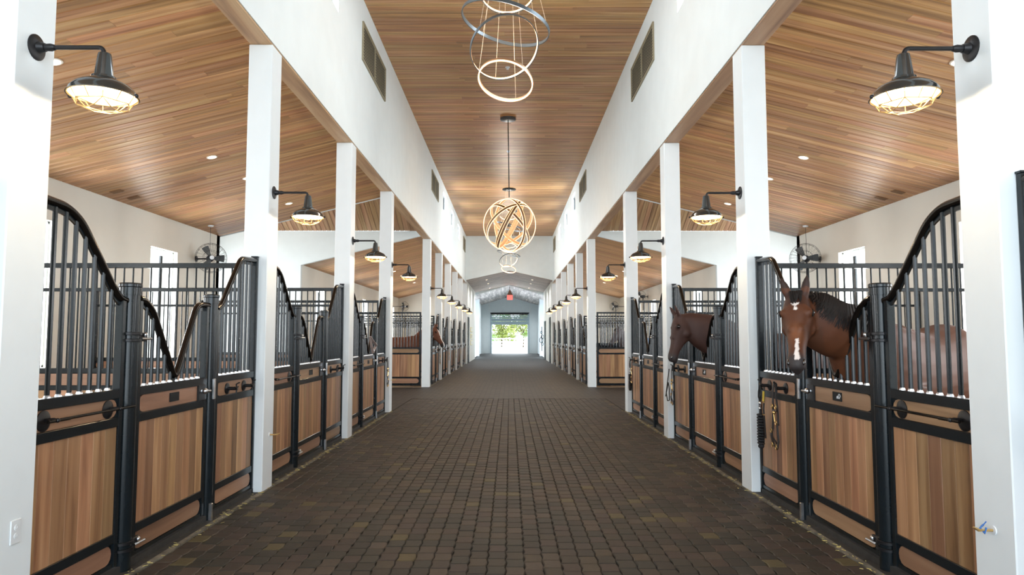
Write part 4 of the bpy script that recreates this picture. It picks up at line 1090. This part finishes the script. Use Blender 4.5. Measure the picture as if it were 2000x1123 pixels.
    o = mb.build('horse', M_hide)
    md = o.modifiers.new('r', 'REMESH'); md.mode = 'VOXEL'; md.voxel_size = vox; md.use_smooth_shade = True
    sm = o.modifiers.new('s', 'SMOOTH'); sm.factor = .6; sm.iterations = 6
    dg = bpy.context.evaluated_depsgraph_get(); me = bpy.data.meshes.new_from_object(o.evaluated_get(dg)); o.modifiers.clear()
    old = o.data; o.data = me; bpy.data.meshes.remove(old); me.name = 'horse'
    me.materials.clear(); me.materials.append(M_hide)
    me.polygons.foreach_set('use_smooth', [True] * len(me.polygons))
    ca = me.color_attributes.new('coat', 'FLOAT_COLOR', 'POINT'); buf = []
    for v in me.vertices:
        q = v.co - poll; t = q.dot(h) / HL; d = q.dot(nv) / k_; l = q.dot(sv) / k_
        inhead = -.1 < t < 1.1 and d > -.36 and abs(l) < .16
        buf += list(coatfn(t if inhead else -1, d, l, v.co)) + [1.0]
    ca.data.foreach_set('color', buf)
    tag(o, name_label, 'horse', group)
    for sg in (-1, 1):
        e = MB(); e.ball(P(.27, -.034, sg * .107), .0195 * k_, 14); e.build('eye', M_eye, o, True)
        # eyelids
        l_ = MB(); l_.tube([P(.27 + .042 * cos(a), -.034 + .020 * sin(a), sg * (.119 - .004 * abs(cos(a)) * 2)) for a in [2 * pi * i / 14 for i in range(14)]], .0045 * k_, 6, closed=True); l_.build('eyelid', M_mane, o, True)
        nn = MB(); c0 = P(.935, -.045, sg * .050); nn.ball((0, 0, 0), 1, 12)
        Q = Matrix((h * .026 * k_, nv * .014 * k_, sv * .012 * k_)).transposed(); nn.v = [tuple(c0 + Q @ Vector(v)) for v in nn.v]; nn.build('nostril', M_eye, o, True)
    mo = MB(); mo.tube([P(.99, -.085, -.042), P(1.012, -.088, 0), P(.99, -.085, .042)], .004 * k_, 6); mo.tube([P(.90, -.088, -.053), P(.99, -.086, -.044)], .003 * k_, 5); mo.tube([P(.90, -.088, .053), P(.99, -.086, .044)], .003 * k_, 5); mo.build('mouth_line', M_eye, o, True)
    if forelock:
        f = MB()
        for k in range(22):
            l0 = random.uniform(-.04, .04); l1 = l0 * .8 + random.uniform(-.02, .02); tl = random.uniform(.10, .20)
            f.tube([P(-.03, -.02, l0 * .6), P(.01, .022, l0), P(tl * .6, .034, (l0 + l1) / 2), P(tl, .026, l1)], [.009, .010, .007, .002], 5)
        f.build('forelock', mane_mat, o, True)
    if mane:
        m_ = MB(); nr = interp(neck, 8); pn = [Vector(r[:3]) for r in nr]
        for i in range(0, len(nr) - 1):
            r = nr[i]; t = (pn[min(i + 1, len(pn) - 1)] - pn[max(i - 1, 0)]).normalized(); up = Vector(r[5:8]); up = (up - t * up.dot(t)).normalized(); sd = t.cross(up) * mane_side
            for _ in range(13):
                j = random.uniform(-.03, .03); c = pn[i] + t * j; L_ = random.uniform(.5, .85) * r[4]
                m_.tube([c + up * (r[4] - .01) - sd * .01, c + up * (r[4] + .012) + sd * .012, c + up * (r[4] * .78) + sd * (r[3] * .66 + .006), c + up * (r[4] - L_) + sd * (r[3] * random.uniform(.94, 1.02) + .008) + t * random.uniform(-.03, .03)], [.007, .008, .006, .0015], 4)
        m_.build('mane', mane_mat, o, True)
    return o
def C(*a): return a
def bay_coat(star=True):
    red = (.085, .027, .010); dk = (.05, .018, .010); blk = (.018, .013, .012)
    def f(t, d, l, co):
        c = red
        if t <= -.06 and co.z > 1.86: return (.028, .013, .010)
        if t >= -.1 and t > -.5:
            if t > .0:
                m = min(1, max(0, (t - .80) / .10)); c = tuple(a * (1 - m) + b_ * m for a, b_ in zip(red, (.035, .028, .028)))
                if d < -.17 and .1 < t < .55: c = (.075, .026, .011)
                if t < .18 and d > -.05: c = (.05, .018, .010)
                w_ = max(0, 1 - abs(t - .58) / .2) * max(0, 1 - abs(l) / .08) if d > -.08 else 0; c = tuple(a * (1 - w_) + b_ * w_ for a, b_ in zip(c, (.17, .058, .02)))
            if star:
                if d > -.06 and ((abs(l - .004) < .030 - abs(t - .175) * .6 and .165 < t < .225) or (abs(l - .0) < .011 and .22 < t < .27)): c = (.80, .74, .70)
                if d > -.05 and .64 < t < .93 and abs(l + .008) < .010 + .012 * max(0, t - .72) * 3: c = (.78, .70, .66)
        else:
            z = co.z
            if z < .62: c = tuple(a * .15 + b_ * .85 for a, b_ in zip(red, blk))
        return c
    return f
def plain_coat(col, dark=None, muz=(.03, .025, .025), blaze=None, patch=None):
    def f(t, d, l, co):
        c = col
        if t > .82: m = min(1, (t - .82) / .1); c = tuple(a * (1 - m) + b_ * m for a, b_ in zip(col, muz))
        if blaze and t > .12 and d > -.05 and abs(l) < .03: c = blaze
        if patch and t < 0:
            q = sin(co.x * 5.1 + 1) + sin(co.y * 3.3) + sin(co.z * 6)
            if q > 1.1: c = patch
        if t < 0 and co.z < .6 and dark: c = dark
        return c
    return f
# bay horse with a star looking out of the nearest right stall
horse('bay horse with white star and snip looking at the camera over the nearest right door', (2.13, 5.13, 1.845), (2.00, 4.86, 1.335), (-.46, -.8, .42),
      [(2.17, 5.17, 1.74, .085, .125, -.3, .2, 1), (2.27, 5.19, 1.66, .10, .19, .25, -.25, 1), (2.42, 5.19, 1.575, .115, .205, .4, -.35, 1), (2.60, 5.26, 1.52, .15, .24, .45, -.3, 1)],
      [(2.88, 5.38, 1.28, .22, .37, .25, 0, 1), (3.12, 5.62, 1.24, .27, .37, .1, 0, 1), (3.42, 5.88, 1.22, .29, .345, 0, 0, 1), (3.72, 6.12, 1.25, .29, .36, 0, 0, 1), (3.98, 6.32, 1.30, .25, .33, 0, 0, 1), (4.14, 6.44, 1.28, .12, .18, 0, 0, 1)],
      bay_coat(), mane_side=1, ear_dir=(-.10, .05, 1))
Yd = PB[2]
horse('dark brown horse hanging its head in profile over the second right door', (2.13, Yd + 1.62, 1.80), (1.995, Yd + 1.56, 1.235), (-1, -.10, .2),
      [(2.19, Yd + 1.62, 1.71, .085, .10, 0, 0, 1), (2.30, Yd + 1.62, 1.68, .10, .155, 0, 0, 1), (2.46, Yd + 1.62, 1.60, .12, .225, .1, 0, 1), (2.68, Yd + 1.65, 1.50, .15, .28, .2, 0, 1)],
      [(2.95, Yd + 1.72, 1.30, .22, .36, .25, 0, 1), (3.3, Yd + 1.9, 1.22, .28, .36, .1, 0, 1), (3.8, Yd + 2.1, 1.22, .29, .35, 0, 0, 1), (4.3, Yd + 2.3, 1.25, .25, .34, 0, 0, 1), (4.5, Yd + 2.4, 1.25, .12, .18, 0, 0, 1)],
      plain_coat((.050, .022, .017), (.02, .014, .013)), mane=False, forelock=False, ear_dir=(-.45, 0, .85), group='horses looking out of the stalls')
Yd = PB[5]
horse('brown and white horse with a blaze looking out of the first far left stall', (-2.40, Yd + 1.5, 1.83), (-2.08, Yd + 1.35, 1.26), (.9, -.25, .5),
      [(-2.46, Yd + 1.5, 1.73, .085, .11, 0, 0, 1), (-2.58, Yd + 1.48, 1.67, .10, .17, 0, 0, 1), (-2.75, Yd + 1.4, 1.55, .13, .24, 0, 0, 1)],
      [(-2.95, Yd + 1.3, 1.28, .22, .33, 0, 0, 1), (-3.3, Yd + 1.2, 1.17, .27, .35, 0, 0, 1), (-3.8, Yd + 1.1, 1.17, .29, .34, 0, 0, 1), (-4.3, Yd + 1.0, 1.20, .25, .33, 0, 0, 1), (-4.5, Yd + 1.0, 1.2, .12, .18, 0, 0, 1)],
      plain_coat((.15, .055, .030), None, blaze=(.8, .74, .7), patch=(.7, .62, .56)), mane=False, ear_dir=(.25, 0, 1), vox=.014)
hg = horse('grey horse in a blue blanket standing inside the first far right stall', (3.45, Yd + .9, 1.78), (3.15, Yd + .75, 1.28), (-.85, -.3, .5),
      [(3.50, Yd + .9, 1.70, .085, .11, 0, 0, 1), (3.58, Yd + .95, 1.60, .10, .17, 0, 0, 1), (3.68, Yd + 1.0, 1.45, .13, .22, 0, 0, 1)],
      [(3.85, Yd + 1.1, 1.18, .22, .32, 0, 0, 1), (4.1, Yd + 1.2, 1.12, .27, .34, 0, 0, 1), (4.6, Yd + 1.3, 1.12, .29, .33, 0, 0, 1), (5.0, Yd + 1.35, 1.14, .25, .32, 0, 0, 1), (5.2, Yd + 1.4, 1.14, .12, .18, 0, 0, 1)],
      plain_coat((.12, .11, .12), (.06, .06, .065)), mane=False, vox=.016, group='horses inside the far stalls')
M_rug = plain('blue_rug', (.10, .19, .36), .75, noise=.15)
rg = []
for (x, y, z, a, b_) in ((3.95, Yd + 1.13, 1.17, .25, .345), (4.1, Yd + 1.2, 1.13, .285, .36), (4.6, Yd + 1.3, 1.13, .305, .35), (5.0, Yd + 1.35, 1.15, .265, .335)):
    rg.append((Vector((x, y, z)), Vector((-.2, .98, 0)) * a, Vector((0, 0, 1)) * b_, .95))
mb = MB(); loft(mb, rg, 20); mb.build('rug', M_rug, hg, True)
